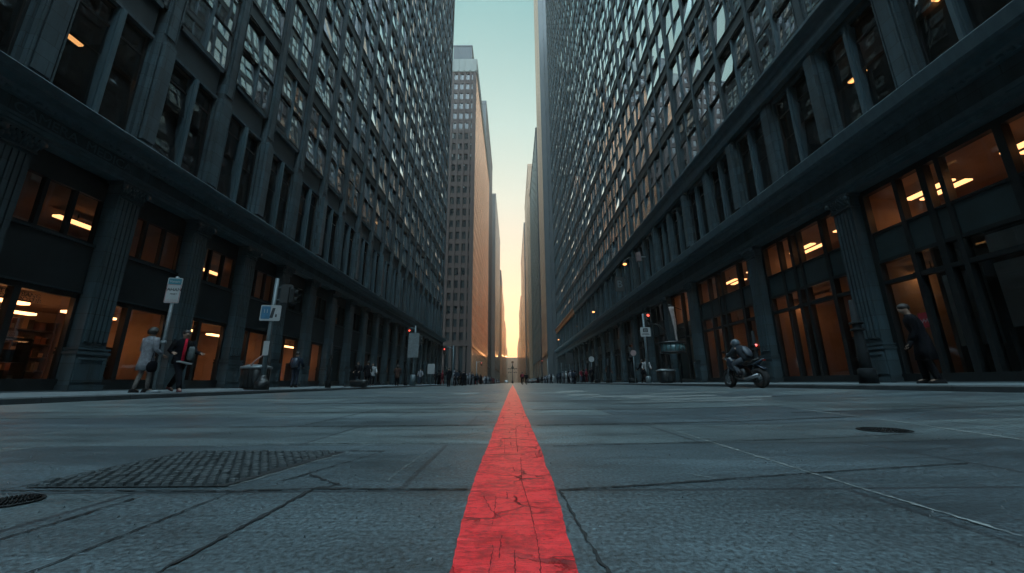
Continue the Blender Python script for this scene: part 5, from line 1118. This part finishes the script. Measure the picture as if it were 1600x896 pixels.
for x, y, lb, lr in [(1.4, 56, 'bicycle ridden away along the road by a person in maroon', 'person in maroon riding a bicycle up the middle of the road'), (2.1, 60, 'bicycle a little farther on, ridden by a person in black', 'person in black riding a bicycle beside the one in maroon')]:
    bicycle(x, y, 0, lb)
    J = dict(pelvis=(0, -.2, 1.0), chest=(0, -.02, 1.32), neck=(0, .06, 1.50), head=(0, .1, 1.63), face=(0, 1, 0))
    for sd, q in (('L', -1), ('R', 1)):
        J['sh'+sd] = (q*.19, .0, 1.44); J['el'+sd] = (q*.28, .15, 1.2); J['wr'+sd] = (q*.26, .30, 1.06); J['hip'+sd] = (q*.1, -.18, .96); J['kn'+sd] = (q*.12, .15, .65+q*.1); J['an'+sd] = (q*.12, -.05, .32+q*.1); J['to'+sd] = (q*.12, .08, .27+q*.1)
    pp = person_parts(J, MAROON if y < 58 else BLK, .98, BLK, 'short'); put_person(pp, lr, (x, y, rz(x)), 0, 1.0)
# parked cars far along the kerbs
CAR = {}
def car(x, y, rz_, m_, label):
    t = thing('parked_car', label, 'car', (x, y, rz(x)), rz_, 'cars parked far along the kerbs')
    if not CAR:
        m = MB(); m.prism([(-2.2, .35), (2.2, .35), (2.25, .75), (1.2, .95), (-2.15, .98), (-2.25, .7)], 'x', -.88, .88); CAR['body'] = m
        m = MB(); m.prism([(1.15, .94), (.5, 1.42), (-1.2, 1.45), (-2.0, .96)], 'x', -.76, .76); CAR['cabin'] = m
    b_ = MB(); b_.v, b_.f, b_.m, b_.sm = CAR['body'].v[:], CAR['body'].f, CAR['body'].m, CAR['body'].sm; b_.build('body', m_, t, bevel=.08)
    b_ = MB(); b_.v, b_.f, b_.m, b_.sm = CAR['cabin'].v[:], CAR['cabin'].f, CAR['cabin'].m, CAR['cabin'].sm; b_.build('cabin', TGL, t, bevel=.06)
    for sx in (-.8, .8):
        for sy in (-1.4, 1.4): m = MB(); m.tube([(-.1, 0, 0), (.1, 0, 0)], .32, 16); m.build('wheel', TYRE, t, loc=(sx, sy, .32))
    for sx in (-.6, .6): m = MB(); m.box(sx-.15, sx+.15, -2.29, -2.2, .66, .78); m.build('tail_light', mat('red_lens', (.25, .01, .01), .2), t)
CW = mat('white_car_paint', (.55, .55, .53), .25); CB = mat('black_car_paint', (.02, .022, .025), .2); CG = mat('grey_car_paint', (.12, .13, .14), .25, .3)
for x, y, m_, lb in [(-7.3, 104, CB, 'black car parked first beyond the side street on the brown tower side'), (-7.2, 118, CG, 'grey car parked behind the first black one by the brown tower'), (-7.2, 138, CB, 'black car parked farther along by the blue grey tower'), (-6.6, 170, CW, 'white car waiting far down the street, bus stop side'), (-3.4, 215, CW, 'white car in the road far beyond the ornamental lamp'), (6.6, 122, CB, 'black car parked beyond the side street on the motorcycle side'), (6.6, 140, CG, 'grey car parked by the very tall beige tower'), (6.4, 175, CB, 'black car parked far along under the mast tower')]: car(x, y, 0, m_, lb)

# loose grit on the near road
GRIT = mat('road_grit', (.13, .15, .16), .8, var=.6, scale=40); random.seed(77); mb = MB()
for i in range(420):
    Y = .7*math.exp(random.uniform(0, 1.9)); x = random.uniform(-1.4, 1.4)*(Y+.2); r_ = random.uniform(.0012, .0035)*(1+.25*Y)
    if abs(x) < .16 and random.random() < .5: continue
    z = rz(x)+.004; p = [(x+r_*random.uniform(.6, 1.3)*math.cos(t+.3), Y+r_*random.uniform(.6, 1.3)*math.sin(t+.3)) for t in (0, 1.57, 3.14, 4.71)]
    mb.add([(a, c, z-.003) for a, c in p]+[(x, Y, z+r_*.7)], [(0, 1, 4), (1, 2, 4), (2, 3, 4), (3, 0, 4)])
tag(mb.build('road_grit', GRIT), kind='stuff')

# ------------------------------------------------------------------ haze over the whole street
HZ = bpy.data.materials.new('evening_haze'); HZ.use_nodes = True; nt = HZ.node_tree; nt.nodes.clear()
ou = nt.nodes.new('ShaderNodeOutputMaterial'); pv = nt.nodes.new('ShaderNodeVolumePrincipled'); pv.inputs['Color'].default_value = (.98, .80, .62, 1); pv.inputs['Density'].default_value = .00045; pv.inputs['Anisotropy'].default_value = .35
nt.links.new(pv.outputs[0], ou.inputs['Volume'])
m = MB(); m.box(-2600, 2600, -450, 3100, -1.1, 176); tag(m.build('haze', HZ), kind='stuff')
